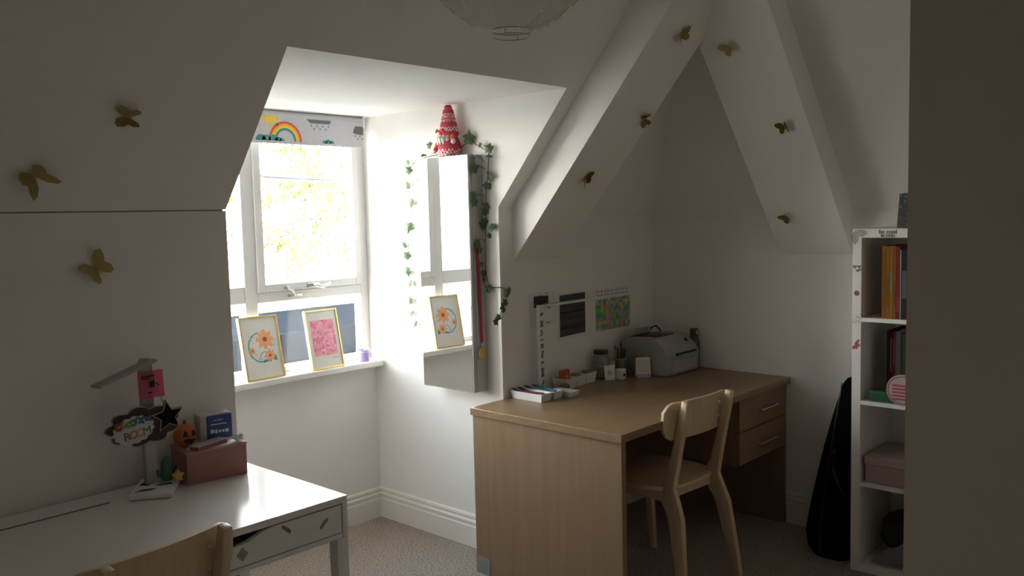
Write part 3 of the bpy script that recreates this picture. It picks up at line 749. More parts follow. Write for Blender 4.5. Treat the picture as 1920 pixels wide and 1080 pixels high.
obj('hat', ht, knit('knit_hat', [(0, RD), (.10, PL), (.26, RD), (.42, PL), (.50, RD), (.54, PL), (.66, PL), (.70, RD), (.84, PL), (.88, RD), (.94, (.28, .03, .04))], .098, .233, 110), G, 50)
M_fur = mat('cream_fur', (0.72, 0.66, 0.58), 0.95, var=.1, scale=90, bump=.5, bscale=200)
be = NB(); 
for k in range(5):
    a = (k - 2) * .42
    tube(be, [(GX - .030 * math.cos(a), GY + .035 * math.sin(a) + .006, GZ + .100), (GX - .046 * math.cos(a), GY + .042 * math.sin(a) + .008, GZ + .078), (GX - .046 * math.cos(a), GY + .040 * math.sin(a) + .010, GZ + .050)], [.012, .014, .003], 8)
obj('beard', be, M_fur, G, 60)
nb_ = NB(); blob(nb_, (GX - .038, GY + .008, GZ + .101), (.010, .010, .009)); obj('nose', nb_, mat('red_felt', (.62, .05, .05), .8), G, 60)
bw = NB()
for sy in (1, -1): tube(bw, [(GX - .040, GY + .012, GZ + .110), (GX - .045, GY + .012 + sy * .018, GZ + .118), (GX - .042, GY + .012 + sy * .030, GZ + .108)], [.004, .007, .003], 6)
obj('bow', bw, MATS['red_felt'], G, 60)
M_sl = mat('orange_red_sleeve', (.60, .09, .05), .85)
for sy, zz in ((-1, .070), (1, .040)):
    a_ = NB(); tube(a_, [(GX - .005, GY + sy * .030, GZ + .098), (GX - .020, GY + sy * .046, GZ + .5 * (.098 + zz)), (GX - .028, GY + sy * .056, GZ + zz)], [.011, .012, .011], 10)
    am = obj('arm', a_, M_sl, G, 60)
    a_ = NB(); blob(a_, (GX - .030, GY + sy * .059, GZ + zz - .006), (.012, .011, .012), 12, 8); obj('mitten', a_, M_fur if sy < 0 else MATS['red_felt'], am, 60)

# ------------------------------------------------------------------ ivy garland around the cabinet
IV = thing('ivy_garland', 'artificial ivy garland draped round the mirror cabinet', 'garland', (2.80, 2.92, 1.836))
M_ivy = mat('ivy_green', (0.075, 0.125, 0.045), 0.6, var=.3, scale=40)
M_vine = mat('vine_stem', (0.10, 0.12, 0.07), 0.7)
v = NB(); tube(v, [(2.807, 3.13, 1.845), (2.808, 3.20, 1.83), (2.808, 3.236, 1.79), (2.808, 3.236, 1.66), (2.808, 3.245, 1.52), (2.808, 3.268, 1.40), (2.808, 3.25, 1.25), (2.808, 3.245, 1.12), (2.806, 3.215, 1.02), (2.805, 3.20, .99)], .0011, 5)
tube(v, [(2.807, 3.13, 1.845), (2.79, 3.08, 1.848), (2.78, 3.03, 1.850), (2.795, 2.96, 1.855), (2.80, 2.86, 1.88), (2.795, 2.80, 1.90), (2.795, 2.74, 1.87), (2.800, 2.69, 1.845), (2.800, 2.698, 1.75), (2.800, 2.715, 1.65), (2.800, 2.722, 1.55), (2.80, 2.725, 1.42), (2.798, 2.728, 1.30), (2.80, 2.705, 1.24), (2.82, 2.646, 1.24), (2.852, 2.642, 1.225), (2.83, 2.642, 1.175), (2.80, 2.642, 1.13), (2.775, 2.640, 1.11)], .0022, 6)
for pts in ([(2.80, 2.715, 1.80), (2.775, 2.735, 1.83), (2.748, 2.738, 1.815)], [(2.80, 2.715, 1.77), (2.775, 2.738, 1.79), (2.75, 2.738, 1.775)], [(2.80, 2.72, 1.65), (2.77, 2.738, 1.66), (2.738, 2.738, 1.64)], [(2.80, 2.722, 1.45), (2.775, 2.737, 1.46), (2.756, 2.738, 1.435)]): tube(v, pts, .0016, 5)
obj('vine', v, M_vine, IV, 60)
LEAF = [(0, -.020), (.012, -.022), (.020, -.012), (.015, -.003), (.026, .004), (.014, .012), (.008, .014), (0, .030), (-.008, .014), (-.014, .012), (-.026, .004), (-.015, -.003), (-.020, -.012), (-.012, -.022)]
lm = bpy.data.meshes.new('leaf'); q = NB()
cv = q.verts.new((0, 0, .004)); lv = [q.verts.new((x, y, -.004 * (abs(x) / .026))) for x, y in LEAF]
for i in range(len(lv)): q.faces.new((cv, lv[i], lv[(i + 1) % len(lv)]))
bmesh.ops.recalc_face_normals(q, faces=q.faces[:]); bmesh.ops.solidify(q, geom=q.faces[:], thickness=.0008)
q.to_mesh(lm); q.free(); lm.materials.append(M_ivy)
leaves = [((2.795, y, z), 'x', s) for y, z, s in ((3.232, 1.829, .7), (3.23, 1.793, .9), (3.242, 1.721, .9), (3.219, 1.633, 1.05), (3.244, 1.514, 1.2), (3.281, 1.43, .8), (3.263, 1.378, .9), (3.264, 1.299, 1.1), (3.247, 1.241, .9), (3.251, 1.157, .95), (3.242, 1.091, .8), (3.217, 1.042, .7))]
leaves += [((2.785, 3.064, 1.900), 'x', 1.0), ((2.79, 3.111, 1.858), 'f', .8), ((2.785, 3.029, 1.862), 'f', .8), ((2.79, 2.803, 1.913), 'x', 1.5), ((2.79, 2.737, 1.877), 'x', .6), ((2.79, 2.681, 1.859), 'x', 1.1), ((2.79, 2.679, 1.826), 'f', .9)]
leaves += [((x, 2.733, z), 'y', s) for x, z, s in ((2.745, 1.814, 1.0), (2.752, 1.775, 1.2), (2.742, 1.655, .9), (2.745, 1.624, 1.1), (2.757, 1.436, 1.2), (2.773, 1.410, .9), (2.778, 1.345, .7), (2.793, 1.303, .8), (2.792, 1.274, .6))]
leaves += [((2.797, y, z), k, s) for y, z, k, s in ((2.689, 1.736, 'x', 1.1), (2.704, 1.696, 'e', 1.0), (2.71, 1.604, 'e', 1.0), (2.718, 1.58, 'e', .9), (2.726, 1.538, 'e', .9), (2.737, 1.519, 'e', .9), (2.677, 1.511, 'x', .9), (2.695, 1.473, 'e', .6), (2.711, 1.235, 'x', 1.0))]
leaves += [((x, 2.638, z), k, s) for x, z, k, s in ((2.85, 1.215, 'y', 1.2), (2.828, 1.174, 'e', .8), (2.813, 1.151, 'y', 1.1), (2.78, 1.112, 'e', .7), (2.765, 1.092, 'e', .8))]
for (p, k, s) in leaves:
    o = bpy.data.objects.new('leaf', lm); COL.objects.link(o); o.parent = IV
    base = {'x': FACE_NX, 'y': FACE_NY, 'f': Matrix.Identity(4), 'e': FACE_NX @ Matrix.Rotation(1.2, 4, 'Y')}[k].to_3x3().to_4x4()
    o.matrix_local = Matrix.Translation(Vector(p) - OFF[IV.name]) @ base @ Euler((random.uniform(-.35, .35), random.uniform(-.4, .4), random.uniform(-2.9, 2.9) if k != 'x' else random.uniform(-.5, .5) + random.choice((0, 3.1, .9)))).to_matrix().to_4x4() @ Matrix.Scale(s * (1.05 if p[1] > 3.2 else .9), 4)

# medal on the side of the cabinet
MD = thing('medal', 'gold medal on a red ribbon hanging at the side of the mirror cabinet', 'medal', (2.774, 2.735, .915))
r = NB(); prism(r, [(2.752, 1.44), (2.764, 1.44), (2.781, 1.0), (2.770, .985)], 1, 2.7405, 2.742); prism(r, [(2.762, 1.42), (2.770, 1.42), (2.783, 1.0), (2.775, .985)], 1, 2.7385, 2.740)
obj('ribbon', r, mat('red_ribbon', (0.48, 0.03, 0.07), 0.55), MD)
r = NB(); ring(r, (2.776, 2.739, .978), .007, .0015, 16, 6, 1); obj('link', r, M_steel, MD)
r = lathe(NB(), [(.024, 0), (.026, .001), (.026, .004), (.022, .004), (.022, .003), (.001, .003)], n=32); r.transform(Matrix.Translation((2.774, 2.7415, .941)) @ Matrix.Rotation(math.radians(90), 4, 'X'))
obj('disc', r, mat('old_gold', (0.62, 0.47, 0.16), 0.45, 0.5), MD, 40)

# ------------------------------------------------------------------ papers on the wall behind the oak desk
def sheet(name, label, x0, x1, z0, z1, m=M_paper, cat='poster'):
    t = thing(name, label, cat, ((x0 + x1) / 2, 2.654, z0), 'papers pinned above the oak desk')
    b = bx(NB(), x0, x1, 2.6516, 2.6530, z0, z1)
    obj('sheet', b, m, t); return t
def onw(x, z): return Matrix.Translation((x, 2.6515, z)) @ FACE_NY
def onw2(x, z): return Matrix.Translation((x, 2.6509, z)) @ FACE_NY
pt1 = sheet('wall_paper_sheet', 'white sheet with a black photo strip pinned behind the desk lamp', 3.005, 3.195, 1.035, 1.195)
M_dk = mat('dark_photo', (0.035, 0.035, 0.038), 0.6, var=.6, scale=60)
obj('photo', flat(NB(), [(3.035 - 3.1, 1.128 - 1.1), (3.140 - 3.1, 1.124 - 1.1), (3.142 - 3.1, 1.178 - 1.1), (3.037 - 3.1, 1.182 - 1.1)], .0005, onw(3.1, 1.1)), M_dk, pt1)
b = NB()
for k in range(7): flat(b, circ(.004, 8), .0005, onw(random.uniform(3.02, 3.18), random.choice((1.19, 1.18, 1.12, 1.05))))
obj('pin', b, M_ink, pt1)
pt2 = sheet('wall_print', 'dark charcoal print with a white border pinned above the jar', 3.215, 3.430, .955, 1.180)
def darkp(nt, b):
    tc = nt.nodes.new('ShaderNodeTexCoord'); n = nt.nodes.new('ShaderNodeTexNoise'); n.inputs['Scale'].default_value = 9
    mp_ = nt.nodes.new('ShaderNodeMapping'); mp_.inputs['Scale'].default_value = (.4, 1, 3)
    r = nt.nodes.new('ShaderNodeValToRGB'); set_ramp(r, [(.35, (.035, .035, .04)), (.65, (.10, .10, .115))])
    nt.links.new(tc.outputs['Object'], mp_.inputs[0]); nt.links.new(mp_.outputs[0], n.inputs['Vector']); nt.links.new(n.outputs['Fac'], r.inputs[0]); nt.links.new(r.outputs[0], b.inputs['Base Color'])
obj('print', flat(NB(), [(-.098, -.100), (.102, -.094), (.104, .106), (-.096, .104)], .0005, onw(3.322, 1.066)), ramp_mat('charcoal_print', darkp), pt2)
obj('print', flat(NB(), [(-.098, -.006), (.100, -.003), (.100, .004), (-.098, .003)], .0004, onw2(3.322, 1.085)), M_ink, pt2)
pt3 = sheet('wall_chart', 'bright multicoloured timetable chart pinned beside the printer', 3.513, 3.815, .960, 1.178)
def chart(nt, b):
    tc = nt.nodes.new('ShaderNodeTexCoord'); mp_ = nt.nodes.new('ShaderNodeVectorMath'); mp_.operation = 'SNAP'; mp_.inputs[1].default_value = (.0215, 10, .0165)
    wn_ = nt.nodes.new('ShaderNodeTexWhiteNoise'); r = nt.nodes.new('ShaderNodeValToRGB')
    set_ramp(r, [(0, (.12, .42, .18)), (.2, (.10, .38, .36)), (.34, (.30, .48, .16)), (.48, (.62, .26, .32)), (.60, (.45, .36, .46)), (.70, (.68, .45, .12)), (.82, (.42, .46, .48)), (.92, (.62, .60, .34))], True)
    nt.links.new(tc.outputs['Object'], mp_.inputs[0]); nt.links.new(mp_.outputs[0], wn_.inputs['Vector']); nt.links.new(wn_.outputs['Value'], r.inputs[0]); nt.links.new(r.outputs[0], b.inputs['Base Color'])
obj('grid', flat(NB(), [(-.150, -.108), (.148, -.108), (.150, .055), (-.150, .052)], .0005, onw(3.664, 1.070)), ramp_mat('colour_grid', chart), pt3)
b = NB()
for k in range(2):
    for j in range(9):
        x = 3.524 + j * .031; z = 1.142 + k * .018
        flat(b, [(0, 0), (.024, .001), (.024, .0035), (0, .0025)], .0005, onw(x, z)); flat(b, [(0, 0), (.003, 0), (.003, .012), (0, .012)], .0005, onw(x + .006 * (j % 3), z))
obj('heading', b, M_grey, pt3)

# ------------------------------------------------------------------ things on the oak desk
ZD0 = .7352
LP = thing('desk_lamp', 'slim white desk lamp covered in stickers on the oak desk', 'lamp', (3.03, 2.61, ZD0))
obj('base', bx(NB(), 2.975, 3.085, 2.56, 2.64, ZD0, ZD0 + .014, .005), M_wplast, LP)
obj('post', bx(NB(), 3.010, 3.044, 2.598, 2.614, ZD0 + .012, 1.1385, .003), M_wplast, LP)
M_led = mat('led_head_white', (0.88, 0.88, 0.88), 0.22, 0.35)
ah = NB(); bx(ah, 3.006, 3.440, 2.575, 2.612, 1.1385, 1.1465, .002); arm = obj('arm', ah, M_led, LP)
obj('light_strip', bx(NB(), 3.08, 3.43, 2.579, 2.608, 1.1370, 1.1390), mat('led_diffuser', (0.8, 0.8, 0.76), 0.5), arm)
zz = .765
for k, (h_, kind) in enumerate(((.03, 0), (.05, 1), (.02, 2), (.035, 0), (.022, 1), (.012, 2), (.03, 0), (.035, 1), (.03, 2))):
    b = NB(); w_ = random.uniform(.009, .014); M0 = Matrix.Translation((3.027, 2.5979, zz + h_ / 2)) @ FACE_NY
    if kind == 0:
        for q_ in range(3): flat(b, circ(h_ * .17, 10, (random.uniform(-.006, .006), h_ * (q_ - 1) * .33)), .0006, M0)
    elif kind == 1: flat(b, [(-w_, -h_ * .45), (w_, -h_ * .4), (w_ * .6, 0), (w_, h_ * .42), (-w_, h_ * .4), (-w_ * .5, 0)], .0006, M0)
    else: flat(b, [(-w_, -h_ * .3), (w_, -h_ * .1), (w_, h_ * .3), (-w_, h_ * .1)], .0006, M0)
    obj('sticker', b, mat('sticker_grey_%d' % (k % 3), ((.10, .10, .10), (.2, .19, .18), (.16, .12, .11))[k % 3], .7, var=.3, scale=200), LP)
    zz += h_ + .011

def tray(label, x0, x1, y0, y1, h, group, name='pen_tray', th=.0025):
    b = NB(); ix, iy = .007, .007
    O = [(x0 + ix, y0 + iy), (x1 - ix, y0 + iy), (x1 - ix, y1 - iy), (x0 + ix, y1 - iy)]; T = [(x0, y0), (x1, y0), (x1, y1), (x0, y1)]
    vb = [b.verts.new((*p, ZD0)) for p in O]; vt = [b.verts.new((*p, ZD0 + h)) for p in T]
    ti = [(x0 + th, y0 + th), (x1 - th, y0 + th), (x1 - th, y1 - th), (x0 + th, y1 - th)]; bi = [(p[0] + (th if i in (0, 3) else -th), p[1] + (th if i < 2 else -th)) for i, p in enumerate(O)]
    vt2 = [b.verts.new((*p, ZD0 + h)) for p in ti]; vb2 = [b.verts.new((*p, ZD0 + .003)) for p in bi]
    b.faces.new(vb[::-1]); b.faces.new(vb2)
    for i in range(4):
        j = (i + 1) % 4; b.faces.new((vb[i], vb[j], vt[j], vt[i])); b.faces.new((vt[i], vt[j], vt2[j], vt2[i])); b.faces.new((vt2[i], vt2[j], vb2[j], vb2[i]))
    return lone(name, b, M_wplast, label, 'tray', group)
tray('white pen tray nearest the wall end, leftmost of the front trays', 2.848, 2.925, 2.455, 2.640, .036, 'white pen trays')
tray('middle white pen tray holding a blue-green pen', 2.930, 2.998, 2.450, 2.645, .036, 'white pen trays')
tray('shallow white tray, rightmost of the front trays', 3.002, 3.085, 2.425, 2.553, .022, 'white pen trays')
def pen(label, a, b_, col, r=.0042):
    a, b_ = Vector(a), Vector(b_); d = (b_ - a)
    t = thing('pen', label, 'pen', a, 'pens lying in the trays' if abs(d.z) < .05 else 'pens in the pot')
    p = NB(); tube(p, [a, a + d * .88], r, 8); obj('barrel', p, mat('pen_%.2f_%.2f_%.2f' % col, col, .4), t, 40)
    p = NB(); tube(p, [a + d * .88, b_], [r * .9, r * .15], 8); obj('tip', p, M_ink, t, 40)
zr = ZD0 + .041
for a in (('blue-black pen in the leftmost tray', (2.866, 2.475, ZD0 + .010), (2.872, 2.655, zr), (.03, .04, .08)), ('maroon pen in the leftmost tray', (2.884, 2.640, ZD0 + .028), (2.890, 2.462, ZD0 + .034), (.18, .04, .05)), ('dark grey pen in the leftmost tray', (2.902, 2.475, ZD0 + .010), (2.906, 2.652, zr), (.06, .06, .06))): pen(*a, .0048)
zz = ZD0 + .024
pen('bright teal pen lying across the middle tray', (2.965, 2.47, zz + .010), (2.985, 2.63, zz + .016), (.02, .22, .30), .0065)
pen('navy pen in the middle tray', (2.948, 2.47, ZD0 + .010), (2.952, 2.655, ZD0 + .041), (.03, .05, .14))
pen('dark green pen in the shallow tray', (3.03, 2.44, ZD0 + .0075), (3.035, 2.535, ZD0 + .0075), (.04, .09, .06))
pen('dark grey pen in the shallow tray', (3.058, 2.44, ZD0 + .0075), (3.053, 2.535, ZD0 + .0075), (.07, .07, .07))

for k, (lab) in enumerate(('small white tub holding an orange-red packet, leftmost of three', 'middle one of three small white tubs by the wall', 'small white tub beside the glass jar, rightmost of three')):
    x0 = 3.135 + k * .088
    tray(lab, x0, x0 + .082, 2.545 + .008 * k, 2.632, .050, 'small white tubs by the wall', 'storage_tub')
pk = thing('small_packet', 'orange-red packet standing in the leftmost white tub', 'packet', (3.17, 2.59, ZD0 + .003))
q = NB(); bx(q, 3.150, 3.204, 2.578, 2.604, ZD0 + .004, ZD0 + .087, .002); obj('carton', q, mat('orange_red_card', (.46, .09, .035), .6, var=.2, scale=40), pk)
q = NB(); flat(q, circ(.013, 16), .0005, Matrix.Translation((3.18, 2.5779, ZD0 + .052)) @ FACE_NY); obj('print', q, mat('packet_orange', (.65, .28, .10), .6), pk)
er = thing('putty_lump', 'olive-brown putty lump in front of the white tubs', 'putty', (3.125, 2.53, ZD0))
q = NB(); blob(q, (3.125, 2.552, ZD0 + .0165), (.032, .026, .0165), 16, 10); obj('lump', q, mat('olive_brown', (.16, .13, .07), .8, var=.2, scale=60), er, 60)
for k, (x, y, col, lab) in enumerate(((3.26, 2.59, (.32, .30, .22), 'pale olive eraser block poking from the middle tub'), (3.35, 2.595, (.20, .21, .22), 'grey sharpener block poking from the rightmost tub'))):
    q = NB(); bx(q, x - .020, x + .022, y - .018, y + .018, ZD0 + .0035, ZD0 + .058, .004); lone('eraser_block', q, mat('block_%d' % k, col, .7), lab, 'stationery')

JR = thing('glass_jar', 'clear storage jar with a black lid on the oak desk', 'jar', (3.475, 2.595, ZD0))
jm = bpy.data.materials.new('jar_glass'); jm.use_nodes = True; _b = jm.node_tree.nodes['Principled BSDF']
_b.inputs['Base Color'].default_value = (.82, .84, .83, 1); _b.inputs['Roughness'].default_value = .08; _b.inputs['Transmission Weight'].default_value = .85; _b.inputs['IOR'].default_value = 1.3
obj('glass', lathe(NB(), [(.030, 0), (.037, .003), (.038, .02), (.038, .105), (.033, .118), (.033, .124), (.030, .124), (.034, .104), (.034, .008), (.001, .006)], (3.475, 2.595, ZD0), 28), jm, JR, 40)
obj('lid', lathe(NB(), [(.036, .124), (.0375, .126), (.0375, .140), (.035, .143), (.001, .143)], (3.475, 2.595, ZD0), 28), M_black, JR, 40)
obj('contents', lathe(NB(), [(.001, .008), (.033, .008), (.033, .060), (.020, .068), (.001, .066)], (3.475, 2.595, ZD0), 16), mat('jar_contents', (.34, .33, .30), .7, var=.4, scale=80), JR, 40)
def bottle(name, label, x, y, prof, m, capprof, cm, cat='bottle'):
    t = thing(name, label, cat, (x, y, ZD0)); obj('body', lathe(NB(), prof, (x, y, ZD0), 20), m, t, 40); obj('cap', lathe(NB(), capprof, (x, y, ZD0), 20), cm, t, 40); return t
bottle('glue_bottle', 'white-capped pale bottle behind the glass jar', 3.535, 2.622, [(.022, 0), (.024, .004), (.024, .10), (.012, .118), (.010, .120)], mat('pale_bottle', (.45, .45, .44), .4), [(.012, .118), (.012, .136), (.009, .140), (.001, .140)], M_wplast)
bottle('paint_pot', 'small pot with an orange-brown lid beside the glass jar', 3.512, 2.558, [(.018, 0), (.019, .003), (.019, .066), (.018, .070)], M_wplast, [(.0195, .070), (.0195, .088), (.018, .090), (.001, .090)], mat('tan_lid', (.48, .28, .16), .6), 'pot')
q = thing('paper_tag', 'white patterned card propped against the glass jar', 'card', (3.455, 2.535, ZD0))
c_ = NB(); bx(c_, -.026, .026, -.001, .001, 0, .072); c_.transform(Matrix.Translation((3.455, 2.525, ZD0 + .0005)) @ Matrix.Rotation(math.radians(-35), 4, 'Z') @ Matrix.Rotation(math.radians(-13), 4, 'X')); obj('card', c_, M_paper, q)
c_ = NB(); flat(c_, flower((0, .036), .016, 6), .0004, Matrix.Translation((3.455, 2.525, ZD0)) @ Matrix.Rotation(math.radians(-35), 4, 'Z') @ Matrix.Rotation(math.radians(-13), 4, 'X') @ Matrix.Translation((0, -.0012, 0)) @ FACE_NY); obj('print', c_, mat('pale_grey_print', (.45, .45, .47), .7), q)
q = thing('ornament_cube', 'white cube with a black spot beside the pen pot', 'ornament', (3.525, 2.50, ZD0))
c_ = NB(); bx(c_, 3.492, 3.532, 2.482, 2.522, ZD0, ZD0 + .052, .004); obj('body', c_, M_wplast, q)
c_ = NB(); flat(c_, circ(.009, 14), .0006, Matrix.Translation((3.514, 2.4814, ZD0 + .022)) @ FACE_NY); obj('spot', c_, M_ink, q)

PP = thing('pen_pot', 'grey metal pen pot full of pens in front of the printer', 'pot', (3.575, 2.550, ZD0))
obj('cup', lathe(NB(), [(.034, 0), (.036, .002), (.036, .092), (.033, .092), (.033, .004), (.001, .003)], (3.575, 2.550, ZD0), 28), mat('grey_mesh_metal', (.12, .12, .125), .5, .3), PP, 40)
q = NB(); ring(q, (3.575, 2.550, ZD0 + .092), .0345, .0022, 28); ring(q, (3.575, 2.550, ZD0 + .003), .0365, .002, 28); obj('rim', q, mat('pale_rim', (.5, .48, .46), .4, .3), PP, 60)
for lab, dx, dy, h, col in (('orange pen in the pen pot', -.020, .008, .165, (.45, .11, .05)), ('black pen in the pen pot', -.008, -.012, .158, (.02, .02, .025)), ('maroon pen in the pen pot', .002, .012, .150, (.12, .03, .04)), ('pale pencil in the pen pot', .012, .004, .172, (.35, .33, .32)), ('dark green pen in the pen pot', .020, -.006, .150, (.02, .10, .08)), ('teal marker in the pen pot', .016, -.018, .138, (.05, .20, .22)), ('tall black marker in the pen pot', .024, .012, .175, (.015, .015, .015))):
    pen(lab, (3.575 + dx * .6, 2.550 + dy * .6, ZD0 + .005), (3.575 + dx * 1.35, 2.550 + dy * 1.35, ZD0 + h), col, .0048)
FC = thing('flip_calendar', 'small cream flip calendar standing in front of the printer', 'calendar', (3.615, 2.468, ZD0))
A = Matrix.Translation((3.610, 2.430, ZD0)) @ Matrix.Rotation(math.radians(-42), 4, 'Z')
c_ = NB(); bx(c_, -.036, .036, -.001, .001, 0, .100); c_.transform(A @ Matrix.Rotation(math.radians(-12), 4, 'X')); obj('front_board', c_, M_paper, FC)
c_ = NB(); bx(c_, -.036, .036, -.001, .001, 0, .098); c_.transform(A @ Matrix.Translation((0, .045, 0)) @ Matrix.Rotation(math.radians(14), 4, 'X')); obj('back_board', c_, M_paper, FC)
PC = A @ Matrix.Rotation(math.radians(-12), 4, 'X') @ Matrix.Translation((0, -.0012, 0)) @ FACE_NY
obj('page', flat(NB(), [(-.030, .022), (.030, .022), (.030, .088), (-.030, .088)], .0005, PC), mat('cream_page', (.66, .58, .50), .8), FC)
obj('band', flat(NB(), [(-.036, .001), (.036, .001), (.036, .018), (-.036, .018)], .0005, PC), mat('lilac_band', (.42, .40, .48), .8), FC)
c_ = NB()
for k in range(9): ring(c_, (-.028 + k * .007, .0215, .099), .004, .0007, 10, 4, 0)
c_.transform(A); obj('spiral', c_, M_steel, FC)

# printer
PR = thing('printer', 'grey laser printer in the desk corner', 'printer', (3.80, 2.46, ZD0))
M_pg = mat('printer_grey', (.34, .34, .32), .5, var=.05); M_pg2 = mat('printer_grey_pale', (.39, .39, .365), .5, var=.05)
PX0, PX1 = 3.668, 3.966
side = [(2.335, 0), (2.585, 0), (2.585, .184), (2.44, .194), (2.40, .188), (2.345, .142), (2.322, .10), (2.322, .012)]
q = NB(); prism(q, [(y, z + ZD0) for y, z in side], 0, PX0, PX1, .008); obj('body', q, M_pg, PR, 28)
q = NB(); bx(q, PX0 + .03, PX1 - .03, 2.3175, 2.330, ZD0 + .018, ZD0 + .072, .003); obj('paper_drawer', q, M_pg2, PR)
q = NB(); bx(q, PX0 + .075, PX1 - .035, 2.316, 2.33, ZD0 + .098, ZD0 + .112, .002); obj('feed_slot', q, M_black, PR)
q = NB(); bx(q, PX0 + .085, PX1 - .045, 2.308, 2.322, ZD0 + .100, ZD0 + .104, .001); obj('slot_guide', q, M_steel, PR)
q = NB(); prism(q, [(2.575, .186), (2.575, .183), (2.42, .186), (2.415, .1925), (2.44, .1955)], 0, PX0 + .03, PX1 - .10); q.transform(Matrix.Translation((0, 0, ZD0 + .002))); obj('output_tray', q, M_black, PR)
q = NB(); prism(q, [(2.582, .16), (2.590, .158), (2.555, .226), (2.548, .224)], 0, PX0 + .05, PX1 - .12); q.transform(Matrix.Translation((0, 0, ZD0))); obj('paper_support', q, M_pg2, PR)
q = NB(); prism(q, [(2.580, .185), (2.583, .185), (2.49, .222), (2.487, .220)], 0, PX0 + .09, PX1 - .14); q.transform(Matrix.Translation((0, 0, ZD0))); obj('paper', q, M_paper, PR)
q = lathe(NB(), [(.011, 0), (.011, .004), (.001, .005)], n=20); q.transform(Matrix.Translation((3.905, 2.366, ZD0 + .160)) @ Matrix.Rotation(math.radians(50), 4, 'X')); obj('button', q, M_black, PR, 40)
q = NB(); tube(q, [(3.86, 2.57, ZD0 + .185), (3.88, 2.56, ZD0 + .215), (3.91, 2.55, ZD0 + .222), (3.94, 2.545, ZD0 + .195), (3.950, 2.54, ZD0 + .165)], .004, 8); obj('cable', q, M_black, PR, 60)
WB = thing('water_bottle', 'slate-blue water bottle with a dark cap behind the printer', 'bottle', (4.004, 2.375, ZD0))
obj('body', lathe(NB(), [(.026, 0), (.029, .003), (.029, .125), (.026, .145), (.020, .165), (.019, .172), (.001, .172)], (4.004, 2.375, ZD0), 24), mat('slate_blue_bottle', (.05, .085, .12), .4), WB, 40)
cp = obj('cap', lathe(NB(), [(.021, .172), (.0215, .174), (.0215, .205), (.019, .208), (.001, .208)], (4.004, 2.375, ZD0), 24), mat('bottle_cap_dark', (.06, .035, .03), .5), WB, 40)
q = NB()
for k in (-1, 1): bx(q, 3.998 + k * .005 - .0015, 3.998 + k * .005 + .0015, 2.3515, 2.3545, ZD0 + .178, ZD0 + .200)
obj('cap_mark', q, M_wplast, cp)
# ------------------------------------------------------------------ things on the white desk
ZW = .7603
L2 = thing('led_desk_lamp', 'grey folding desk lamp with a white base on the white desk', 'lamp', (1.16, 2.54, ZW))
RL = rz(math.radians(-36), (1.15, 2.53, 0))
q = NB(); bx(q, 1.090, 1.210, 2.435, 2.605, ZW, ZW + .018, .007); q.transform(RL); obj('base', q, M_wplast, L2, 40)
M_lg = mat('lamp_grey', (.36, .35, .32), .4, .3)
q = NB(); bx(q, 1.128, 1.166, 2.545, 2.563, ZW + .016, 1.150, .003); obj('post', q, M_lg, L2)
q = NB(); tube(q, [(1.147, 2.540, 1.146), (1.147, 2.568, 1.146)], .014, 16); obj('hinge', q, M_lg, L2, 40)
q = NB(); bx(q, -.185, .018, -.020, .020, -.004, .005, .002); q.transform(Matrix.Translation((1.147, 2.53, 1.150)) @ Matrix.Rotation(math.radians(15), 4, 'Z') @ Matrix.Rotation(math.radians(-13), 4, 'Y')); hd = obj('head', q, M_lg, L2)
q = NB(); bx(q, -.178, -.03, -.014, .014, -.0055, -.0035); q.transform(Matrix.Translation((1.147, 2.53, 1.150)) @ Matrix.Rotation(math.radians(15), 4, 'Z') @ Matrix.Rotation(math.radians(-13), 4, 'Y')); obj('light_strip', q, mat('led_off', (.7, .7, .68), .4), hd)
for pts in ([(-.05, -.06), (.0, -.05), (.01, -.03), (-.03, -.035)], [(.0, -.01), (.05, .0), (.04, .02), (.01, .012)], [(-.05, .01), (-.02, .0), (-.015, .03), (-.04, .04)]):
    b = NB(); flat(b, pts, .0006, RL @ Matrix.Translation((1.15, 2.52, ZW + .0178))); obj('sticker', b, mat('base_sticker', (.05, .06, .06), .6), L2)
SN = thing('sticky_note', 'bright pink sticky note stuck to the grey lamp post', 'note', (1.165, 2.54, 1.035))
q = NB(); n = 6; Gq = [[q.verts.new((1.118 + .078 * i / n, 2.5435 - .006 * (1 - j / n) ** 2, 1.040 + .082 * j / n)) for j in range(n + 1)] for i in range(n + 1)]
for i in range(n):
    for j in range(n): q.faces.new((Gq[i][j], Gq[i + 1][j], Gq[i + 1][j + 1], Gq[i][j + 1]))
bmesh.ops.solidify(q, geom=q.faces[:], thickness=.0005)
obj('paper', q, mat('hot_pink_paper', (.90, .22, .34), .7), SN, 40)
q = NB()
for (x, z, w_, h_) in ((1.150, 1.072, .016, .020), (1.128, 1.105, .04, .003), (1.130, 1.098, .022, .003), (1.170, 1.080, .004, .006), (1.176, 1.074, .004, .006), (1.146, 1.056, .012, .003)):
    bx(q, x, x + w_, 2.5365, 2.5372 if z < 1.09 else 2.5425, z, z + h_)
obj('writing', q, M_ink, SN)

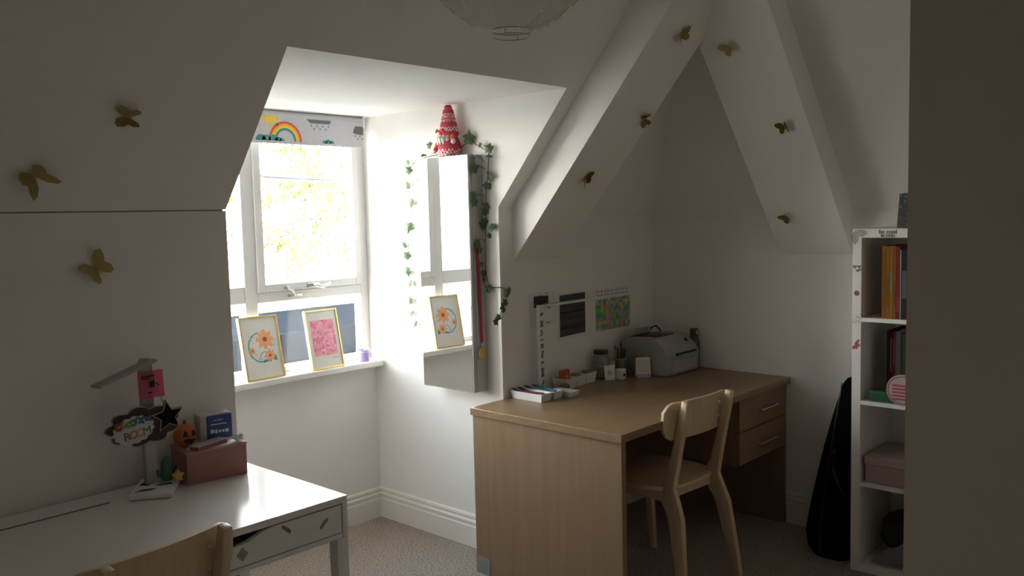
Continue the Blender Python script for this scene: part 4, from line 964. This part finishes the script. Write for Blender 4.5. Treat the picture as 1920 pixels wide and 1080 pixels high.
# cloud-shaped door sign hung on the lamp by a string
SG = thing('cloud_sign', 'cloud-shaped sign with rainbow lettering and a black star hung on the grey lamp', 'sign', (1.11, 2.50, .92))
def cloud(cx, cz, rx, rz_, bumps, amp, n=120, ph=0):
    return [(cx + (rx * (1 + amp * abs(math.sin(bumps * a / 2 + ph)))) * math.cos(a), cz + (rz_ * (1 + amp * abs(math.sin(bumps * a / 2 + ph)))) * math.sin(a)) for a in [2 * math.pi * k / n for k in range(n)]]
TS = Matrix.Translation((1.105, 2.508, .972)) @ Matrix.Rotation(math.radians(-2), 4, 'Z') @ Matrix.Rotation(math.radians(4), 4, 'X') @ FACE_NY @ Matrix.Rotation(math.radians(-1), 4, 'Z')
M_brown = mat('dark_brown_board', (.050, .030, .022), .7, var=.1); M_edge = mat('pale_edge', (.36, .31, .28), .7)
q = NB(); flat(q, cloud(.006, -.004, .092, .050, 9, .22), .005, TS); obj('backing', q, M_edge, SG)
q = NB(); flat(q, cloud(.006, -.003, .089, .0475, 9, .22), .0065, TS); obj('backing_face', q, M_brown, SG)
q = NB(); flat(q, cloud(-.026, -.006, .056, .038, 15, .10), .010, TS @ Matrix.Rotation(.16, 4, 'Z')); obj('cloud', q, mat('sign_white', (.50, .52, .52), .7), SG)
def star(r, ri=.42, a0=math.pi / 2): return [((r if k % 2 == 0 else r * ri) * math.cos(a0 + k * math.pi / 5), (r if k % 2 == 0 else r * ri) * math.sin(a0 + k * math.pi / 5)) for k in range(10)]
ST = TS @ Matrix.Translation((.076, .016, 0)) @ Matrix.Rotation(.12, 4, 'Z')
q = NB(); flat(q, star(.050, .48), .013, ST); obj('star_edge', q, M_edge, SG)
q = NB(); flat(q, star(.044, .47), .0145, ST); obj('star', q, mat('star_black', (.008, .008, .009), .9, spec=.1), SG)
q = NB(); tube(q, [(1.105, 2.508, 1.015), (1.12, 2.535, 1.08), (1.132, 2.542, 1.140)], .0012, 5); tube(q, [(1.178, 2.508, 1.02), (1.168, 2.535, 1.08), (1.160, 2.542, 1.140)], .0012, 5); obj('string', q, mat('twine', (.30, .26, .20), .9), SG)
TR = TS @ Matrix.Rotation(.16, 4, 'Z')
for k, (ch_, col) in enumerate((('R', (.34, .05, .09)), ('O', (.48, .16, .04)), ('O', (.50, .34, .05)), ('M', (.06, .18, .06)))):
    t = text_bm(ch_, .034, .001); t.transform(TR @ Matrix.Translation((-.048 + k * .0195, -.020, .0108))); obj('letter', t, mat('letter_%d' % k, col, .6), SG)
for k, (x, w_, col) in enumerate(((-.066, .010, (.30, .05, .04)), (-.050, .008, (.36, .28, .04)), (-.038, .007, (.20, .30, .05)), (-.024, .008, (.05, .22, .14)), (-.009, .008, (.03, .18, .22)), (.007, .008, (.03, .08, .28)), (.026, .006, (.12, .06, .26)))):
    b = NB(); flat(b, arc_band(.0035, w_ + .003, .5 + k, 5.9 + k, 14, (x, .017 + .002 * math.sin(k * 2))), .0115, TR); obj('letter', b, mat('name_letter_%d' % k, col, .6), SG)

# little figures standing on the lamp base
CT = thing('cactus_figure', 'small teal cactus figure on the white lamp base', 'figurine', (1.185, 2.565, ZW + .018))
q = NB(); lathe(q, [(.012, 0), (.017, .006), (.018, .04), (.015, .062), (.006, .072), (.001, .073)], (1.192, 2.545, ZW + .0185), 14); obj('stem', q, mat('teal_plastic', (.06, .17, .14), .6), CT, 50)
for s_ in (-1, 1):
    q = NB(); tube(q, [(1.192 + s_ * .012, 2.545, ZW + .036), (1.192 + s_ * .026, 2.545, ZW + .038), (1.192 + s_ * .029, 2.545, ZW + .056)], [.006, .007, .005], 8); obj('arm', q, MATS['teal_plastic'], CT, 60)
q = NB(); TSx = Matrix.Translation((1.200, 2.498, ZW + .0395)) @ FACE_NY; flat(q, star(.020, .55), .012, TSx)
lone('star_figure', q, mat('yellow_plastic', (.55, .33, .04), .6), 'little yellow star standing on the white lamp base', 'figurine')

# pink box and what lies on it
PB = thing('gift_box', 'dusky pink cardboard box near the corner of the white desk', 'box', (1.34, 2.55, ZW))
RB2 = rz(math.radians(-8), (1.335, 2.55, 0)); M_pk = mat('dusky_pink_card', (.40, .175, .155), .75, var=.06, scale=30)
q = NB(); bx(q, 1.240, 1.430, 2.480, 2.622, ZW, ZW + .098, .002); q.transform(RB2); obj('body', q, M_pk, PB)
q = NB(); bx(q, 1.238, 1.432, 2.478, 2.624, ZW + .096, ZW + .1015, .001); q.transform(RB2); obj('lid', q, mat('pink_lid', (.48, .25, .22), .7), PB)
q = NB(); bx(q, 1.256, 1.428, 2.485, 2.620, ZW + .1012, ZW + .1028, .0005); q.transform(RB2); obj('top_sheet', q, M_paper, PB)
ZB = ZW + .1032
PM = thing('pumpkin_toy', 'orange jack-o-lantern toy on the pink box', 'toy', (1.268, 2.56, ZB))
M_pu = mat('pumpkin_orange', (.55, .13, .025), .6, var=.1)
q = NB(); blob(q, (1.268, 2.57, ZB + .036), (.036, .034, .036), 32, 16)
for v in q.verts:
    a = math.atan2(v.co.y - 2.57, v.co.x - 1.268); k = 1 + .05 * math.cos(8 * a); v.co.x = 1.268 + (v.co.x - 1.268) * k; v.co.y = 2.57 + (v.co.y - 2.57) * k
obj('body', q, M_pu, PM, 60)
q = NB(); tube(q, [(1.268, 2.57, ZB + .069), (1.270, 2.57, ZB + .083)], [.006, .004], 8); obj('stem', q, mat('pumpkin_stem', (.10, .12, .04), .8), PM)
q = NB()
for sx in (-.013, .014): prism(q, [(1.268 + sx - .008, ZB + .037), (1.268 + sx + .008, ZB + .037), (1.268 + sx, ZB + .054)], 1, 2.533, 2.548)
prism(q, [(1.248, ZB + .024), (1.256, ZB + .016), (1.262, ZB + .020), (1.270, ZB + .013), (1.278, ZB + .019), (1.288, ZB + .024), (1.278, ZB + .028), (1.258, ZB + .028)], 1, 2.535, 2.552); obj('face', q, M_ink, PM)
BB = thing('tissue_packet', 'blue and white packet lying on the pink box', 'packet', (1.36, 2.585, ZB))
RBB = rz(math.radians(-10), (1.36, 2.58, 0))
q = NB(); bx(q, 1.318, 1.420, 2.553, 2.613, ZB + .0005, ZB + .088, .006); q.transform(RBB); obj('carton', q, mat('packet_white', (.52, .50, .47), .6), BB)
q = NB(); bx(q, 1.338, 1.4215, 2.5518, 2.6, ZB + .004, ZB + .084, .004); q.transform(RBB); obj('sleeve', q, mat('packet_blue', (.025, .06, .24), .5), BB)
q = NB()
for (x, z, w_, h_) in ((1.352, .052, .050, .003), (1.362, .066, .028, .002), (1.350, .026, .012, .012), (1.365, .024, .008, .012), (1.376, .026, .008, .008), (1.387, .026, .008, .008), (1.398, .024, .010, .011)): bx(q, x, x + w_, 2.5510, 2.5516, ZB + z, ZB + z + h_)
q.transform(RBB); obj('lettering', q, M_wplast, BB)
BK = thing('notebook', 'slim red-edged notebook lying on the front of the pink box', 'book', (1.30, 2.50, ZB))
RN = rz(math.radians(16), (1.31, 2.505, 0))
q = NB(); bx(q, 1.252, 1.372, 2.487, 2.524, ZB + .0004, ZB + .012, .001); q.transform(RN); obj('pages', q, mat('red_edge', (.28, .07, .07), .7), BK)
q = NB(); bx(q, 1.250, 1.374, 2.485, 2.526, ZB + .012, ZB + .0155, .001); q.transform(RN); obj('cover', q, mat('grey_cover', (.38, .36, .36), .6, var=.3, scale=90), BK)
q = NB(); blob(q, (1.408, 2.498, ZB + .012), (.020, .014, .0118), 14, 8)
for v in q.verts: v.co += Vector((.004 * math.sin(v.co.z * 400), .004 * math.sin(v.co.x * 300), 0))
lone('tissue_ball', q, M_paper, 'crumpled white tissue at the front right of the pink box', 'tissue')

# ------------------------------------------------------------------ gold butterflies on the slopes
M_bf = mat('gold_foil_paper', (.50, .40, .15), .45, .15, var=.2, scale=60)
WING = [(0, .006), (.012, .030), (.028, .038), (.040, .034), (.036, .018), (.026, .004), (.032, -.008), (.028, -.024), (.016, -.026), (.004, -.010), (0, -.004)]
wm = {}
for s_ in (-1, 1):
    q = NB(); vs2 = [q.verts.new((s_ * x, y, 0)) for x, y in WING]; q.faces.new(vs2); bmesh.ops.solidify(q, geom=q.faces[:], thickness=.0007)
    wm[s_] = bpy.data.meshes.new('wing'); q.to_mesh(wm[s_]); q.free(); wm[s_].materials.append(M_bf)
q = NB(); tube(q, [(0, -.016, .002), (0, .0, .003), (0, .014, .002)], [.001, .0025, .001], 6)
for s_ in (-1, 1): tube(q, [(0, .014, .002), (s_ * .006, .024, .004)], .0005, 4)
bmb = bpy.data.meshes.new('body'); q.to_mesh(bmb); q.free(); bmb.materials.append(M_bf)
th = math.atan(S)
NA = Vector((0, -math.sin(th), -math.cos(th))); NBv = Vector((-math.sin(th), 0, -math.cos(th))); NK = Vector((0, -1, 0))
def slope_pt(x, y, zc, n): return
for (p, nrm, spin, fold, s_, lab) in (
    ((1.084, 2.435, 1.860), NA, 1.45, (1.35, .35), 1.15, 'gold paper butterfly highest on the left sloping ceiling, wings half shut'),
    ((.876, 2.566, 1.705), NA, -2.4, (.55, .75), 1.4, 'gold paper butterfly just above the joint line on the left slope'),
    ((1.064, 2.655, 1.429), NK, .75, (.55, .5), 1.3, 'gold paper butterfly on the left wall below the joint line'),
    ((3.084, 1.884, 2.258), NA, .9, (1.0, .35), 1.2, 'gold paper butterfly at the top of the left boxed rafter'),
    ((3.195, 2.134, 1.965), NA, 1.9, (1.1, .35), 1.0, 'gold paper butterfly halfway down the left boxed rafter'),
    ((3.042, 2.348, 1.712), NA, .5, (.95, .3), 1.1, 'gold paper butterfly lowest on the left boxed rafter'),
    ((3.291, 1.772, 2.224), NBv, .4, (.4, .9), 1.0, 'gold paper butterfly at the top of the right boxed rafter'),
    ((3.556, 1.660, 1.911), NBv, .1, (.75, .75), .95, 'gold paper butterfly halfway down the right boxed rafter'),
    ((3.886, 1.798, 1.521), NBv, .5, (.35, .9), .95, 'gold paper butterfly lowest on the right boxed rafter')):
    r = thing('paper_butterfly', lab, 'butterfly', p, 'gold paper butterflies')
    up = Vector((0, 0, 1)); yax = (up - nrm * up.dot(nrm)).normalized(); xax = yax.cross(nrm)
    B = Matrix((xax, yax, nrm)).transposed().to_4x4()
    r.matrix_world = Matrix.Translation(Vector(p) + nrm * .001) @ B @ Matrix.Rotation(spin, 4, 'Z') @ Matrix.Scale(s_, 4)
    for sg, fo_ in ((-1, fold[0]), (1, fold[1])):
        o = bpy.data.objects.new('wing', wm[sg]); COL.objects.link(o); o.parent = r; o.rotation_euler = (0, -sg * fo_, 0); o.location = (0, 0, .002)
    o = bpy.data.objects.new('body', bmb); COL.objects.link(o); o.parent = r

# ------------------------------------------------------------------ pendant lantern
PLX, PLY, PZ, PRr = 1.640, 1.486, 2.224, .218
PD = thing('pendant_lantern', 'round white paper-strip pendant lantern hanging at the top edge', 'lamp', (PLX, PLY, 2.6))
def strip_mat():
    m = bpy.data.materials.new('lantern_paper'); m.use_nodes = True; nt = m.node_tree; nt.nodes.clear()
    o = nt.nodes.new('ShaderNodeOutputMaterial'); d = nt.nodes.new('ShaderNodeBsdfDiffuse'); t = nt.nodes.new('ShaderNodeBsdfTranslucent'); x = nt.nodes.new('ShaderNodeMixShader'); tp_ = nt.nodes.new('ShaderNodeBsdfTransparent'); x2 = nt.nodes.new('ShaderNodeMixShader')
    d.inputs[0].default_value = (.78, .75, .69, 1); t.inputs[0].default_value = (.8, .76, .68, 1)
    x.inputs[0].default_value = .45; x2.inputs[0].default_value = .42
    nt.links.new(d.outputs[0], x.inputs[1]); nt.links.new(t.outputs[0], x.inputs[2]); nt.links.new(tp_.outputs[0], x2.inputs[1]); nt.links.new(x.outputs[0], x2.inputs[2]); nt.links.new(x2.outputs[0], o.inputs[0])
    return m
M_lan = strip_mat()
NS = 56
def sph(a, e): return Vector((PLX + PRr * math.cos(e) * math.cos(a), PLY + PRr * math.cos(e) * math.sin(a), PZ + PRr * .97 * math.sin(e)))
sm = NB(); 
for k in range(14):
    e = -1.34 + (2.68) * k / 13
    L_ = []
    for s_ in (-1, 1):
        a = .55 * (e / 1.34) + s_ * (2 * math.pi / NS) * (.56 + .02 * math.sin(k * 2.0))
        L_.append(sm.verts.new(sph(a, e) - Vector((PLX, PLY, 2.6))))
    if k:
        sm.faces.new((prev[0], prev[1], L_[1], L_[0]))
    prev = L_
bmesh.ops.solidify(sm, geom=sm.faces[:], thickness=.0006)
sme = bpy.data.meshes.new('paper_strip'); sm.to_mesh(sme); sm.free(); sme.materials.append(M_lan)
sme.polygons.foreach_set('use_smooth', [True] * len(sme.polygons))
for k in range(NS):
    o = bpy.data.objects.new('paper_strip', sme); COL.objects.link(o); o.parent = PD; o.rotation_euler = (0, random.uniform(-.01, .01), 2 * math.pi * k / NS + random.uniform(-.02, .02))
M_wire = mat('lantern_wire', (.42, .39, .34), .6)
e0 = -1.34; zb = PZ + PRr * .97 * math.sin(e0); rb = PRr * math.cos(e0)
q = NB(); ring(q, (PLX, PLY, zb), rb, .0014, 36); ring(q, (PLX, PLY, zb - .014), rb * .93, .0012, 36)
for k in range(4): a = k * math.pi / 2 + .4; tube(q, [(PLX + rb * math.cos(a), PLY + rb * math.sin(a), zb), (PLX + rb * .93 * math.cos(a), PLY + rb * .93 * math.sin(a), zb - .014)], .001, 5)
obj('bottom_ring', q, M_wire, PD)
q = NB()
for e in (-.95, -.1, .8): ring(q, (PLX, PLY, PZ + PRr * .97 * math.sin(e) * .985), PRr * math.cos(e) * .985, .0007, 48, 5)
obj('wire_hoop', q, M_wire, PD)
q = NB(); tube(q, [(PLX, PLY, 2.598), (PLX, PLY, 2.36)], .003, 8); obj('cord', q, M_wplast, PD)
q = lathe(NB(), [(.012, 0), (.020, .01), (.020, .06), (.010, .075)], (PLX, PLY, 2.29), 18); obj('lamp_holder', q, M_wplast, PD, 40)
q = lathe(NB(), [(.004, 0), (.022, .02), (.028, .05), (.020, .085), (.012, .10)], (PLX, PLY, 2.19), 18); obj('bulb', q, mat('opal_bulb', (.7, .7, .67), .3), PD, 40)
q = lathe(NB(), [(.045, -.001), (.045, -.02), (.03, -.035), (.004, -.037)], (PLX, PLY, 2.6), 24); obj('ceiling_rose', q, M_wplast, PD, 40)
